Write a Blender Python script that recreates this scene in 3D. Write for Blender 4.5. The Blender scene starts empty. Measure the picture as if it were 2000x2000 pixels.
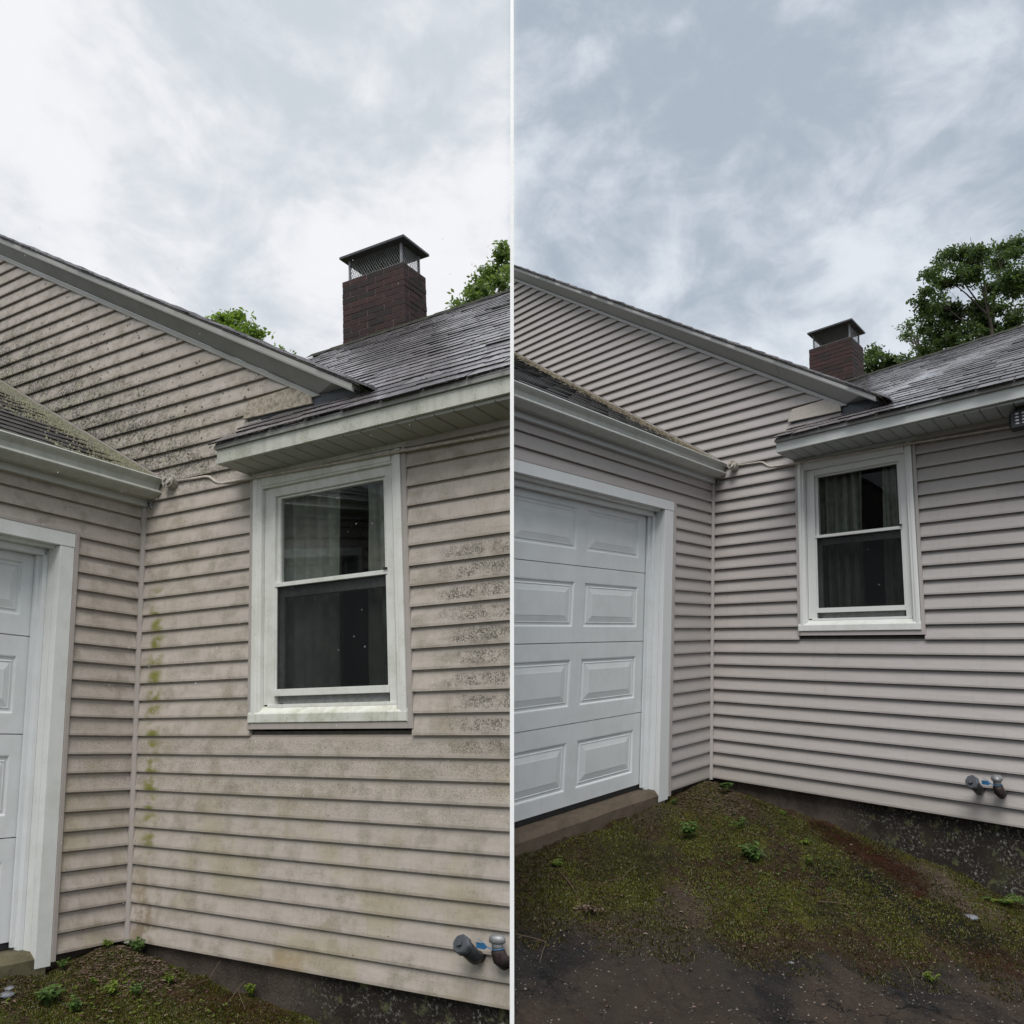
import bpy, bmesh, math, random
import numpy as np
from mathutils import Vector, Matrix
random.seed(7); rng = np.random.default_rng(7)
SC = bpy.context.scene; COL = SC.collection

# ------------------------------------------------------------------ camera
PITCH = math.radians(12.15); EYE = Vector((0, 0, 1.6)); FOC = 1450.0
cam_d = bpy.data.cameras.new('camera'); cam = bpy.data.objects.new('camera', cam_d); COL.objects.link(cam)
cam.location = EYE; cam.rotation_euler = (math.radians(90) + PITCH, 0, 0)
cam_d.sensor_width = 36; cam_d.lens = 36 * FOC / 2000; cam_d.clip_start = .05; cam_d.clip_end = 2000
SC.camera = cam
SC.view_settings.view_transform = 'Standard'; SC.view_settings.look = 'None'
SC.view_settings.gamma = 1; SC.view_settings.use_curve_mapping = False
SC.view_settings.exposure = 1.0

def cam_dir(px, py):
    """direction in the world of a point of the 2000 px photograph"""
    x, y, z = (px - 1000) / FOC, (1000 - py) / FOC, -1.0
    c, s = math.cos(PITCH), math.sin(PITCH)
    return Vector((x, -z * c - y * s, y * c - z * s))
def at(px, py, t):
    return EYE + cam_dir(px, py) * t
def c2w(v):
    x, y, z = v; c, s = math.cos(PITCH), math.sin(PITCH)
    return np.array((x, -z * c - y * s, y * c - z * s))

# ------------------------------------------------------------------ node helper
class G:
    def __init__(s, tree): s.t = tree; s.n = tree.nodes; s.l = tree.links
    def node(s, typ, **k):
        n = s.n.new(typ)
        for a, b in k.items(): setattr(n, a, b)
        return n
    def put(s, sock, v):
        if v is None: return
        if isinstance(v, bpy.types.NodeSocket): s.l.new(v, sock)
        elif sock.type == 'RGBA' and isinstance(v, (tuple, list)) and len(v) == 3: sock.default_value = (*v, 1)
        else: sock.default_value = v
    def m(s, op, a, b=None, c=None, clamp=False):
        n = s.node('ShaderNodeMath', operation=op, use_clamp=clamp)
        s.put(n.inputs[0], a); s.put(n.inputs[1], b); s.put(n.inputs[2], c); return n.outputs[0]
    def vm(s, op, a, b=None):
        n = s.node('ShaderNodeVectorMath', operation=op); s.put(n.inputs[0], a); s.put(n.inputs[1], b)
        return n.outputs['Value'] if op in ('DOT_PRODUCT', 'LENGTH', 'DISTANCE') else n.outputs[0]
    def mix(s, f, a, b, blend='MIX'):
        n = s.node('ShaderNodeMix', data_type='RGBA', blend_type=blend)
        s.put(n.inputs[0], f); s.put(n.inputs[6], a); s.put(n.inputs[7], b); return n.outputs[2]
    def ss(s, v, lo, hi, a=0.0, b=1.0):
        n = s.node('ShaderNodeMapRange', interpolation_type='SMOOTHSTEP')
        s.put(n.inputs[0], v); s.put(n.inputs[1], lo); s.put(n.inputs[2], hi); s.put(n.inputs[3], a); s.put(n.inputs[4], b)
        return n.outputs[0]
    def noise(s, v, scale, det=3, rough=.5, dist=0.0):
        n = s.node('ShaderNodeTexNoise'); s.put(n.inputs['Vector'], v); n.inputs['Scale'].default_value = scale
        n.inputs['Detail'].default_value = det; n.inputs['Roughness'].default_value = rough; n.inputs['Distortion'].default_value = dist
        return n.outputs['Fac']
    def vor(s, v, scale, out='Distance', feat='F1', rnd=1.0):
        n = s.node('ShaderNodeTexVoronoi', feature=feat); s.put(n.inputs['Vector'], v); n.inputs['Scale'].default_value = scale
        n.inputs['Randomness'].default_value = rnd; return n.outputs[out]
    def xyz(s, v):
        n = s.node('ShaderNodeSeparateXYZ'); s.put(n.inputs[0], v); return n.outputs
    def comb(s, x, y, z):
        n = s.node('ShaderNodeCombineXYZ'); s.put(n.inputs[0], x); s.put(n.inputs[1], y); s.put(n.inputs[2], z); return n.outputs[0]
    def bump(s, h, strength=.3, dist=.01):
        n = s.node('ShaderNodeBump'); s.put(n.inputs['Height'], h); n.inputs['Strength'].default_value = strength
        n.inputs['Distance'].default_value = dist; return n.outputs[0]

# ------------------------------------------------------------------ sky: overcast dome of the world
world = bpy.data.worlds.new('World'); SC.world = world; world.use_nodes = True
SUN_EL, SUN_AZ = math.radians(58), math.radians(188)
def build_sky():
    g = G(world.node_tree); g.n.clear()
    d = g.node('ShaderNodeTexCoord').outputs['Generated']
    sky = g.node('ShaderNodeTexSky', sky_type='NISHITA'); sky.sun_disc = False
    sky.sun_elevation = SUN_EL; sky.sun_rotation = SUN_AZ
    x, y, z = g.xyz(d)
    zz = g.m('ADD', g.m('MAXIMUM', z, 0.0), .35)
    p = g.comb(g.m('DIVIDE', x, zz), g.m('DIVIDE', y, zz), 0.0)        # clouds lie in a flat deck
    q3 = g.vm('MULTIPLY', d, (1.0, .8, 1.35)); n1 = g.noise(g.vm('ADD', q3, (4.2, 1.1, .3)), 2.6, 5, .52, .35); n2 = g.noise(g.vm('ADD', q3, (1.7, 5.2, 2.3)), 6.5, 6, .58, .5); n3 = g.noise(g.vm('ADD', p, (7.3, 2.1, 0)), .5, 2, .5, .2)
    n4 = g.noise(g.vm('ADD', q3, (8.1, 3.3, 6.1)), 15, 6, .6, .5)
    fld = g.m('ADD', g.m('ADD', g.m('MULTIPLY', n1, 1.25), g.m('MULTIPLY', n2, .95)), g.m('ADD', g.m('MULTIPLY', n3, .15), g.m('MULTIPLY', n4, .42)))
    fld = g.m('SUBTRACT', fld, .90)
    wn = g.node('ShaderNodeTexNoise'); g.put(wn.inputs['Vector'], d); wn.inputs['Scale'].default_value = 3.2; wn.inputs['Detail'].default_value = 4
    dw = g.vm('NORMALIZE', g.vm('ADD', d, g.vm('MULTIPLY', g.vm('SUBTRACT', wn.outputs['Color'], (.5, .5, .5)), (.55, .55, .55))))
    def blob(px, py, deg, gain, f):
        c = cam_dir(px, py).normalized()
        k = math.cos(math.radians(deg)); dt = g.vm('DOT_PRODUCT', dw, tuple(c))
        return g.m('ADD', f, g.ss(dt, k, 1.0, 0.0, gain))
    f = fld
    for b in [(330, 420, 13, -.10), (650, 90, 14, -.12), (480, 240, 11, -.08), (60, 60, 16, .14), (880, 330, 22, .14), (60, 420, 10, .10), (720, 560, 16, .18),
              (1230, 160, 16, -.10), (1750, 90, 22, -.06), (1640, 270, 10, .05), (1250, 330, 9, .05), (1780, 400, 10, .05), (1900, 200, 14, -.08), (1350, 480, 9, .05), (1480, 520, 10, -.04), (1560, 40, 11, .05), (1500, 330, 9, .04)]:
        f = blob(*b, f)
    a = g.ss(f, .27, .74)
    left = g.mix(a, (.64, .695, .745), (.94, .945, .975))
    right = g.mix(a, (.43, .495, .58), (.78, .83, .89))
    side = g.ss(g.m('DIVIDE', x, g.m('MAXIMUM', y, .05)), -.012, .012)
    back = g.mix(a, (.55, .61, .68), (.80, .84, .89))
    fr = g.ss(y, .1, .5)
    cloud = g.mix(fr, back, g.mix(side, left, right))
    thin = g.mix(.05, cloud, g.mix(.0, sky.outputs[0], (0, 0, 0)))
    below = g.ss(z, -.06, .0)
    col = g.mix(below, (.10, .11, .09), g.mix(.04, cloud, g.vm('MULTIPLY', sky.outputs[0], (.1, .1, .1))))
    bg = g.node('ShaderNodeBackground'); g.put(bg.inputs[0], col); bg.inputs[1].default_value = 0.5
    o = g.node('ShaderNodeOutputWorld'); g.l.new(bg.outputs[0], o.inputs[0])
build_sky()
sun_d = bpy.data.lights.new('sun', 'SUN'); sun = bpy.data.objects.new('sun', sun_d); COL.objects.link(sun)
sun_d.energy = 1.45; sun_d.angle = math.radians(34); sun_d.color = (1, .975, .94)
sv = Vector((math.sin(SUN_AZ) * math.cos(SUN_EL), math.cos(SUN_AZ) * math.cos(SUN_EL), math.sin(SUN_EL)))
sun.rotation_euler = (-sv).to_track_quat('-Z', 'Y').to_euler()

# ------------------------------------------------------------------ the two view frames
# corner point C, a = out along the garage wall, b = along the window wall, u = up (camera axes, metres)
RAW = {'L': ([-0.57432, 0.24727, 0.78039], [0.88675, 0.13463, 0.44222], [-0.05431, 0.98036, -0.18957], [-2.19921, -2.43801, -4.24006], .747, 1.08),
       'R': ([-0.64483, 0.11866, 0.75506], [0.64158, 0.13262, 0.75551], [0.07011, 0.97068, -0.22993], [1.64243, -2.18735, -6.14104], 1.339, .9292)}
class Frame:
    def __init__(s, k):
        a, b, u, C, ka, kb = RAW[k]
        s.k = k; s.M = np.array([c2w(a) * ka, c2w(b) * kb, c2w(u)]).T
        s.C = c2w(C) + np.array(EYE); s.Mi = np.linalg.inv(s.M); s.sgn = -1 if k == 'L' else 1
    def P(s, A, B, H): return s.C + s.M @ np.array((A, B, H), float)
    def inv(s, p): return s.Mi @ (np.asarray(p) - s.C)
FR = {k: Frame(k) for k in 'LR'}

# ------------------------------------------------------------------ object helpers
def tag(o, label=None, cat=None, group=None, kind=None):
    if label: o['label'] = label
    if cat: o['category'] = cat
    if group: o['group'] = group
    if kind: o['kind'] = kind
    return o
def empty(name, loc, **k):
    o = bpy.data.objects.new(name, None); o.location = loc; o.empty_display_size = .1; COL.objects.link(o)
    return tag(o, **k)
def wloc(o):
    v = Vector(o.location)
    while o.parent: o = o.parent; v += Vector(o.location)
    return v
def link(name, me, loc, parent=None, **k):
    o = bpy.data.objects.new(name, me); COL.objects.link(o)
    o.location = Vector(loc) - (wloc(parent) if parent else Vector())
    if parent: o.parent = parent
    return tag(o, **k)
def raw_mesh(name, vs, fs, mat, attr=None, smooth=False):
    me = bpy.data.meshes.new(name); me.from_pydata([tuple(v) for v in vs], [], fs)
    if attr is not None:
        at_ = me.attributes.new('house', 'FLOAT_VECTOR', 'POINT'); at_.data.foreach_set('vector', np.asarray(attr, np.float32).ravel())
    if mat: me.materials.append(mat)
    if smooth: me.polygons.foreach_set('use_smooth', [True] * len(me.polygons))
    me.update(); return me
class MB:
    """collects solids in house coordinates (A out from window wall, B along it, H up)"""
    def __init__(s): s.v = []; s.f = []
    def add(s, vs, fs):
        n = len(s.v); s.v += [tuple(v) for v in vs]; s.f += [tuple(i + n for i in f) for f in fs]; return s
    def box(s, A0, A1, B0, B1, H0, H1):
        v = [(a, b, h) for a in (A0, A1) for b in (B0, B1) for h in (H0, H1)]
        return s.add(v, [(0, 1, 3, 2), (4, 6, 7, 5), (0, 4, 5, 1), (2, 3, 7, 6), (0, 2, 6, 4), (1, 5, 7, 3)])
    def loft(s, rings, cap=True):
        n = len(rings[0]); vs = [p for r in rings for p in r]; fs = []
        for i in range(len(rings) - 1):
            for j in range(n): fs.append((i * n + j, i * n + (j + 1) % n, (i + 1) * n + (j + 1) % n, (i + 1) * n + j))
        if cap: fs.append(tuple(range(n))[::-1]); fs.append(tuple((len(rings) - 1) * n + j for j in range(n)))
        return s.add(vs, fs)
    def tube(s, pts, r, n=8, cap=True):
        pts = [Vector(p) for p in pts]; rs = r if isinstance(r, (list, tuple)) else [r] * len(pts); rings = []; ref = None
        for i, p in enumerate(pts):
            d = (pts[min(i + 1, len(pts) - 1)] - pts[max(i - 1, 0)]).normalized()
            if ref is None: ref = Vector((0, 0, 1)) if abs(d.z) < .8 else Vector((1, 0, 0))
            x = (ref - d * ref.dot(d)).normalized(); y = d.cross(x); ref = x
            rings.append([tuple(p + (x * math.cos(t) + y * math.sin(t)) * rs[i]) for t in [2 * math.pi * q / n for q in range(n)]])
        return s.loft(rings, cap)
    def build(s, name, fr, mat, parent=None, smooth=False, clip=True, world=False, bevel=0, **k):
        if not s.v: return None
        H = np.array(s.v, float)
        W = H if world else H @ fr.M.T + fr.C
        sg = fr.sgn if fr else 0
        if clip and fr:
            side = W[:, 0] * sg
            if side.max() <= 1e-6: return None
            if side.min() < -1e-6 or bevel:
                bm = bmesh.new(); bv = [bm.verts.new(p) for p in W]; bm.verts.ensure_lookup_table()
                for f in s.f:
                    try: bm.faces.new([bv[i] for i in f])
                    except ValueError: pass
                if bevel: bmesh.ops.recalc_face_normals(bm, faces=bm.faces); bmesh.ops.bevel(bm, geom=list(bm.edges), offset=bevel, segments=1, affect='EDGES')
                if min(v.co.x * sg for v in bm.verts) < -1e-6:
                    r = bmesh.ops.bisect_plane(bm, geom=bm.verts[:] + bm.edges[:] + bm.faces[:], dist=1e-5, plane_co=(0, 0, 0), plane_no=(-sg, 0, 0), clear_outer=True)
                    ed = [e for e in bm.edges if e.is_boundary and all(abs(v.co.x) < 1e-4 for v in e.verts)]
                    if ed: bmesh.ops.holes_fill(bm, edges=ed, sides=0)
                if not bm.verts: bm.free(); return None
                bmesh.ops.recalc_face_normals(bm, faces=bm.faces)
                c = sum((v.co for v in bm.verts), Vector()) / len(bm.verts)
                H2 = (np.array([v.co for v in bm.verts]) - fr.C) @ fr.Mi.T
                me = bpy.data.meshes.new(name)
                for v in bm.verts: v.co -= c
                bm.to_mesh(me); bm.free()
                a = me.attributes.new('house', 'FLOAT_VECTOR', 'POINT'); a.data.foreach_set('vector', H2.astype(np.float32).ravel())
                me.materials.append(mat)
                if smooth: me.polygons.foreach_set('use_smooth', [True] * len(me.polygons))
                return link(name, me, c, parent, **k)
        c = (W.min(0) + W.max(0)) / 2
        me = raw_mesh(name, W - c, s.f, mat, None if world else H, smooth)
        return link(name, me, c, parent, **k)
def dark_edges(o, fr, dA, dB):
    # bare shingle edges, blackened to paint the shade at their butts: faces off the slope
    if not o: return o
    n = Vector(np.cross(fr.M @ np.array(dA, float), fr.M @ np.array(dB, float))).normalized()
    o.data.materials.append(MT['felt_shade'])
    for p in o.data.polygons:
        if abs(p.normal.dot(n)) < .7: p.material_index = 1
    return o
def box(name, fr, mat, parent, *d, **k): return MB().box(*d).build(name, fr, mat, parent, **k)

# ------------------------------------------------------------------ materials
def new_mat(name):
    m = bpy.data.materials.new(name); m.use_nodes = True; g = G(m.node_tree); g.n.clear()
    b = g.node('ShaderNodeBsdfPrincipled'); o = g.node('ShaderNodeOutputMaterial'); g.l.new(b.outputs[0], o.inputs[0])
    return m, g, b
def hcoord(g): return g.node('ShaderNodeAttribute', attribute_name='house').outputs['Vector']
def rnd(g): return g.node('ShaderNodeObjectInfo').outputs['Random']
def obj_co(g): return g.node('ShaderNodeTexCoord').outputs['Object']
E_ = .1016
def siding_mat(dirty):
    m, g, b = new_mat('vinyl_siding_stained' if dirty else 'vinyl_siding_clean')
    hc = hcoord(g); A, B, H = g.xyz(hc)
    base = g.mix(rnd(g), (.440, .388, .345), (.470, .413, .368)) if dirty else g.mix(rnd(g), (.392, .360, .342), (.412, .378, .360))
    big = g.noise(hc, 1.7, 3, .55)
    c = g.mix(g.ss(big, .35, .7, 0, .25), base, (.375, .335, .28) if dirty else (.365, .34, .325))
    grain = g.noise(g.vm('MULTIPLY', hc, (8, 8, 120)), 4, 2)
    c = g.mix(g.m('MULTIPLY', g.ss(grain, .3, .7), .06), c, (.3, .28, .26))
    if dirty:
        fr = g.m('FRACT', g.m('DIVIDE', H, E_))
        fine = g.noise(hc, 95, 4, .7); mid = g.noise(hc, 9, 4, .6); low = g.noise(g.vm('ADD', hc, (3, 1, 5)), 2.6, 3, .5)
        # overall film of algae, weaker on the upper edge of each board
        film = g.m('MULTIPLY', g.ss(mid, .42, .66), g.ss(low, .35, .62, .25, .95))
        film = g.m('MULTIPLY', film, g.ss(fr, .98, .55))
        c = g.mix(g.m('MULTIPLY', film, .62), c, (.235, .208, .155))
        yel = g.ss(g.noise(g.vm('ADD', hc, (9, 4, 2)), 3.1, 3, .55), .46, .66)
        c = g.mix(g.m('MULTIPLY', yel, g.ss(H, 1.7, .2, .10, .50)), c, (.335, .285, .165))
        run = g.noise(g.vm('MULTIPLY', hc, (55, 55, 3)), 1, 2)
        c = g.mix(g.m('MULTIPLY', g.ss(run, .52, .68), .16), c, (.25, .24, .18))
        # fine mottle
        c = g.mix(g.m('MULTIPLY', g.ss(fine, .5, .68), g.ss(mid, .40, .64, .04, .45)), c, (.12, .105, .08))
        # mildew spots of the gable, thick beside the garage roof
        dl = g.m('ADD', g.m('SUBTRACT', H, 2.703), g.m('MULTIPLY', g.m('SUBTRACT', B, .118), .617))
        gab = g.m('MULTIPLY', g.ss(H, 2.45, 2.75), g.ss(A, .1, .05))
        near = g.m('MULTIPLY', g.ss(g.m('ADD', dl, g.m('MULTIPLY', g.m('SUBTRACT', low, .5), .8)), .95, .0), gab)
        v1 = g.vor(g.vm('ADD', hc, g.vm('MULTIPLY', g.comb(mid, fine, mid), (.02, .02, .02))), 34)
        pres = g.m('FRACT', g.m('MULTIPLY', g.vor(hc, 34, 'Color'), 1.0))
        thr = g.m('MULTIPLY', g.ss(pres, .45, 1.0), .40)
        spot = g.m('MULTIPLY', g.m('LESS_THAN', v1, thr), gab)
        spot = g.m('MULTIPLY', spot, g.ss(g.m('SUBTRACT', B, -1.6), 0, 1.0, .5, 1.0))
        c = g.mix(g.m('MULTIPLY', spot, .82), c, (.035, .032, .024))
        crust = g.m('MULTIPLY', g.ss(g.noise(hc, 58, 5, .85), .42, .56), g.m('MULTIPLY', near, g.ss(mid, .3, .6, .45, 1)))
        c = g.mix(g.m('MULTIPLY', crust, .97), c, (.030, .028, .018))
        grn = g.m('MULTIPLY', near, g.ss(g.noise(hc, 24, 3), .5, .7))
        c = g.mix(g.m('MULTIPLY', grn, .45), c, (.36, .37, .24))
        # grey mildew to the right of the window, in bands on each board
        nb = g.noise(g.vm('MULTIPLY', hc, (1, 5, 14)), 1.0, 3, .6)
        mk = g.m('MULTIPLY', g.ss(g.m('ADD', B, g.m('MULTIPLY', nb, .45)), 2.18, 2.42), g.m('MULTIPLY', g.ss(H, .85, 1.15), g.ss(H, 2.15, 1.92)))
        band = g.m('MULTIPLY', g.ss(g.m('ADD', fr, g.m('MULTIPLY', nb, .3)), .18, .42), g.ss(g.m('ADD', fr, g.m('MULTIPLY', nb, .35)), 1.12, .84))
        mk = g.m('MULTIPLY', g.m('MULTIPLY', mk, band), g.m('MULTIPLY', g.ss(g.noise(hc, 130, 4, .85), .40, .58), g.ss(g.noise(hc, 20, 4, .65), .36, .56, .35, 1.0)))
        c = g.mix(g.m('MULTIPLY', mk, .95), c, (.040, .038, .022))
        # same, faint, under the window and on the garage wall
        mk2 = g.m('MULTIPLY', g.m('MULTIPLY', g.ss(H, .55, .9), g.ss(H, 1.2, 1.05)), g.m('MULTIPLY', band, g.ss(g.noise(hc, 150, 4, .85), .46, .68)))
        c = g.mix(g.m('MULTIPLY', mk2, .75), c, (.06, .056, .035))
        gw = g.m('MULTIPLY', g.m('MULTIPLY', g.ss(A, .1, .25), g.ss(A, .5, .4)), g.m('MULTIPLY', g.m('MULTIPLY', g.ss(H, .95, 1.25), g.ss(H, 1.95, 1.8)), g.m('MULTIPLY', band, g.ss(g.noise(hc, 140, 4, .85), .46, .66))))
        c = g.mix(g.m('MULTIPLY', gw, .5), c, (.13, .12, .09))
        # green run beside the corner
        dB = g.m('SUBTRACT', B, g.m('ADD', .145, g.m('MULTIPLY', g.noise(hc, 6, 2), .03)))
        gr = g.m('MULTIPLY', g.ss(g.m('ABSOLUTE', dB), .085, .01), g.m('MULTIPLY', g.ss(A, .08, .04), g.m('MULTIPLY', g.ss(H, 2.05, 1.9), g.ss(H, .35, .6))))
        gr = g.m('MULTIPLY', gr, g.ss(g.noise(g.vm('MULTIPLY', hc, (1, 8, 14)), 1.0, 2), .38, .58))
        gr = g.m('MULTIPLY', gr, g.ss(fr, 1.0, .45))
        c = g.mix(g.m('MULTIPLY', gr, .95), c, (.165, .17, .03))
        br = g.m('MULTIPLY', g.ss(H, .55, .1), g.m('MULTIPLY', g.ss(g.m('ABSOLUTE', g.m('SUBTRACT', B, .13)), .16, .02), g.ss(g.noise(hc, 13, 3, .6), .40, .58)))
        c = g.mix(g.m('MULTIPLY', br, .6), c, (.16, .105, .04))
        br2 = g.m('MULTIPLY', g.ss(H, .12, .05), g.m('MULTIPLY', g.ss(g.m('ABSOLUTE', g.m('SUBTRACT', B, 1.12)), .22, .02), g.ss(mid, .4, .6)))
        c = g.mix(g.m('MULTIPLY', br2, .5), c, (.30, .21, .10))
        # scattered fly specks
        v2 = g.vor(hc, 17); c2_ = g.vor(hc, 17, 'Color')
        sp = g.m('LESS_THAN', v2, g.m('MULTIPLY', g.ss(g.m('FRACT', g.m('MULTIPLY', c2_, 3.7)), .6, 1), .075))
        c = g.mix(g.m('MULTIPLY', sp, .7), c, (.06, .05, .035))
        b.inputs['Roughness'].default_value = .62
    else:
        run = g.noise(g.vm('MULTIPLY', hc, (3, 3, 1)), 1.3, 3)
        c = g.mix(g.ss(run, .4, .7, 0, .12), c, (.40, .385, .37))
        sp = g.m('MULTIPLY', g.ss(g.noise(hc, 60, 2), .70, .76), .12)
        c = g.mix(sp, c, (.2, .18, .15))
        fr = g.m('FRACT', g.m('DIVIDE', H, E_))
        gd = g.m('MULTIPLY', g.ss(fr, .60, 1.0), g.ss(g.noise(hc, 3.1, 4, .6), .35, .65, .15, .5)); c = g.mix(g.m('MULTIPLY', gd, .45), c, (.24, .22, .20))  # upper part of each board darkened: shade below the lap, painted in
        st = g.ss(g.noise(g.vm('MULTIPLY', hc, (26, 26, 1.6)), 1, 3), .55, .72); c = g.mix(g.m('MULTIPLY', st, .16), c, (.28, .26, .235))
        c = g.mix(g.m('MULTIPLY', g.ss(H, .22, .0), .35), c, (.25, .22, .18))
        v2 = g.vor(hc, 15); sp2 = g.m('LESS_THAN', v2, g.m('MULTIPLY', g.ss(g.m('FRACT', g.m('MULTIPLY', g.vor(hc, 15, 'Color'), 5.3)), .8, 1), .06)); c = g.mix(g.m('MULTIPLY', sp2, .5), c, (.1, .09, .07))
        b.inputs['Roughness'].default_value = .5
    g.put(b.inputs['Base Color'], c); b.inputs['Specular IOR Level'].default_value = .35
    g.put(b.inputs['Normal'], g.bump(g.m('ADD', g.m('MULTIPLY', g.noise(g.vm('MULTIPLY', hc, (6, 6, 60)), 3, 2), .25), g.m('MULTIPLY', g.noise(g.vm('MULTIPLY', hc, (1, 1, 3)), 3.5, 3), 5)), .35, .004))
    return m
def paint(name, col, dirt=0.0, dcol=(.22, .23, .15), rough=.45, streak=0.0, scale=7):
    m, g, b = new_mat(name); hc = hcoord(g)
    n = g.noise(hc, scale, 4, .6); f = g.noise(hc, 80, 3, .7)
    c = g.mix(g.ss(n, .4, .7, 0, .12 + dirt * .5), col, tuple(.8 * x for x in col) if not dirt else dcol)
    if dirt:
        c = g.mix(g.m('MULTIPLY', g.m('MULTIPLY', g.ss(f, .5, .66), g.ss(n, .35, .6)), dirt), c, dcol)
    if streak:
        s_ = g.noise(g.vm('MULTIPLY', hc, (22, 22, 1.5)), 1, 3)
        c = g.mix(g.m('MULTIPLY', g.ss(s_, .5, .7), streak), c, dcol)
    else: c = g.mix(g.m('MULTIPLY', g.ss(f, .55, .7), .06), c, (.25, .24, .22))
    g.put(b.inputs['Base Color'], c); b.inputs['Roughness'].default_value = rough
    g.put(b.inputs['Normal'], g.bump(g.noise(hc, 45, 3), .12, .002)); return m
def flat(name, col, rough=.6, metal=0.0, var=.15, scale=30, spec=.5):
    m, g, b = new_mat(name); oc = obj_co(g)
    c = g.mix(g.ss(g.noise(oc, scale, 4, .6), .35, .65), tuple(x * (1 - var) for x in col), tuple(min(1, x * (1 + var)) for x in col))
    g.put(b.inputs['Base Color'], c); b.inputs['Roughness'].default_value = rough; b.inputs['Metallic'].default_value = metal
    b.inputs['Specular IOR Level'].default_value = spec
    g.put(b.inputs['Normal'], g.bump(g.noise(oc, scale * 3, 3), .2, .002)); return m
def shingle_mat(name, c0, c1, coat=1.0, wet=.12, moss=None):
    m, g, b = new_mat(name); oc = obj_co(g); r = rnd(g)
    c = g.mix(r, c0, c1)
    gr = g.noise(oc, 260, 2, .8); c = g.mix(g.ss(gr, .45, .7, 0, .5), c, tuple(x * 2.3 for x in c1))
    c = g.mix(g.m('MULTIPLY', g.ss(g.noise(oc, 9, 3), .5, .7), .5), c, (.012, .012, .012))
    if moss: A_, B_, H_ = g.xyz(hcoord(g)); mn = g.noise(hcoord(g), 9, 4, .65); c = g.mix(g.ss(g.m('ADD', A_, g.m('MULTIPLY', g.m('SUBTRACT', mn, .5), 1.2)), .48, .12), c, g.mix(g.noise(hcoord(g), 60, 2), tuple(x * .25 for x in moss), moss))
    g.put(b.inputs['Base Color'], c)
    pos = g.node('ShaderNodeNewGeometry').outputs['Position']
    w = g.noise(oc, 14, 3, .6); g.put(b.inputs['Roughness'], g.ss(w, .3, .7, .5, .7))
    dry = g.ss(g.noise(g.vm('MULTIPLY', pos, (1, 1, 2)), 17, 4, .7), .46, .62)
    film = g.m('MULTIPLY', g.m('SUBTRACT', 1.0, g.m('MULTIPLY', dry, .65)), g.ss(r, .0, .35, .6, 1.0))
    g.put(b.inputs['Coat Weight'], g.m('MULTIPLY', film, coat)); b.inputs['Coat IOR'].default_value = 1.85
    g.put(b.inputs['Coat Roughness'], g.ss(w, .3, .7, wet, wet + .16))
    g.put(b.inputs['Normal'], g.bump(g.m('ADD', gr, g.m('MULTIPLY', g.noise(oc, 22, 3), 1.5)), .35, .004))
    g.put(b.inputs['Coat Normal'], g.bump(g.noise(oc, 30, 3), .10, .004)); return m
def brick_mat():
    m, g, b = new_mat('red_brick'); oc = obj_co(g); r = rnd(g)
    c = g.mix(r, (.012, .007, .006), (.048, .015, .013))
    c = g.mix(g.ss(g.noise(oc, 12, 4, .6), .45, .7, 0, .6), c, (.014, .011, .011))
    sp = g.ss(g.noise(oc, 55, 3, .7), .60, .72); c = g.mix(g.m('MULTIPLY', sp, .18), c, (.16, .11, .10))
    g.put(b.inputs['Base Color'], c); b.inputs['Roughness'].default_value = .75
    g.put(b.inputs['Normal'], g.bump(g.noise(oc, 90, 4), .5, .004)); return m
def concrete_mat():
    m, g, b = new_mat('foundation_concrete'); hc = hcoord(g); A, B, H = g.xyz(hc)
    n = g.noise(hc, 6, 4, .6); c = g.mix(g.ss(n, .3, .7), (.055, .044, .036), (.125, .10, .082))
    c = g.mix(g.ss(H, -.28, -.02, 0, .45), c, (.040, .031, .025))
    agg = g.vor(hc, 120); c = g.mix(g.ss(agg, .32, .12, 0, .6), c, (.22, .19, .16))
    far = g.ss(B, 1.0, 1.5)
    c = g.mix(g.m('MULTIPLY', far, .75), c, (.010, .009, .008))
    pt = g.m('MULTIPLY', g.m('MULTIPLY', g.ss(g.noise(hc, 48, 5, .75), .53, .62), g.ss(g.noise(hc, 8, 4, .65), .38, .60)), far)
    c = g.mix(g.m('MULTIPLY', pt, .9), c, (.27, .265, .235))
    lic = g.m('MULTIPLY', g.m('MULTIPLY', g.ss(g.noise(g.vm('ADD', hc, (4, 4, 4)), 18, 4, .65), .55, .66), far), .7)
    c = g.mix(lic, c, (.12, .13, .06))
    mo = g.m('MULTIPLY', g.ss(H, -.1, -.25), g.ss(n, .5, .65)); c = g.mix(g.m('MULTIPLY', mo, .5), c, (.05, .055, .02))
    g.put(b.inputs['Base Color'], c); b.inputs['Roughness'].default_value = .85; b.inputs['Specular IOR Level'].default_value = .15
    g.put(b.inputs['Normal'], g.bump(g.m('ADD', g.noise(hc, 60, 4, .7), g.m('MULTIPLY', pt, .6)), .7, .008)); return m
def glass_mat(name, tint, refl=1.0, alpha=.0):
    m = bpy.data.materials.new(name); m.use_nodes = True; g = G(m.node_tree); g.n.clear()
    t = g.node('ShaderNodeBsdfTransparent'); g.put(t.inputs[0], tint)
    gl = g.node('ShaderNodeBsdfGlossy'); gl.inputs['Roughness'].default_value = .02
    fz = g.node('ShaderNodeFresnel'); fz.inputs[0].default_value = 1.5
    mx = g.node('ShaderNodeMixShader'); g.put(mx.inputs[0], g.m('MULTIPLY', fz.outputs[0], refl)); g.l.new(t.outputs[0], mx.inputs[1]); g.l.new(gl.outputs[0], mx.inputs[2])
    o = g.node('ShaderNodeOutputMaterial'); g.l.new(mx.outputs[0], o.inputs[0]); return m
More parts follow.
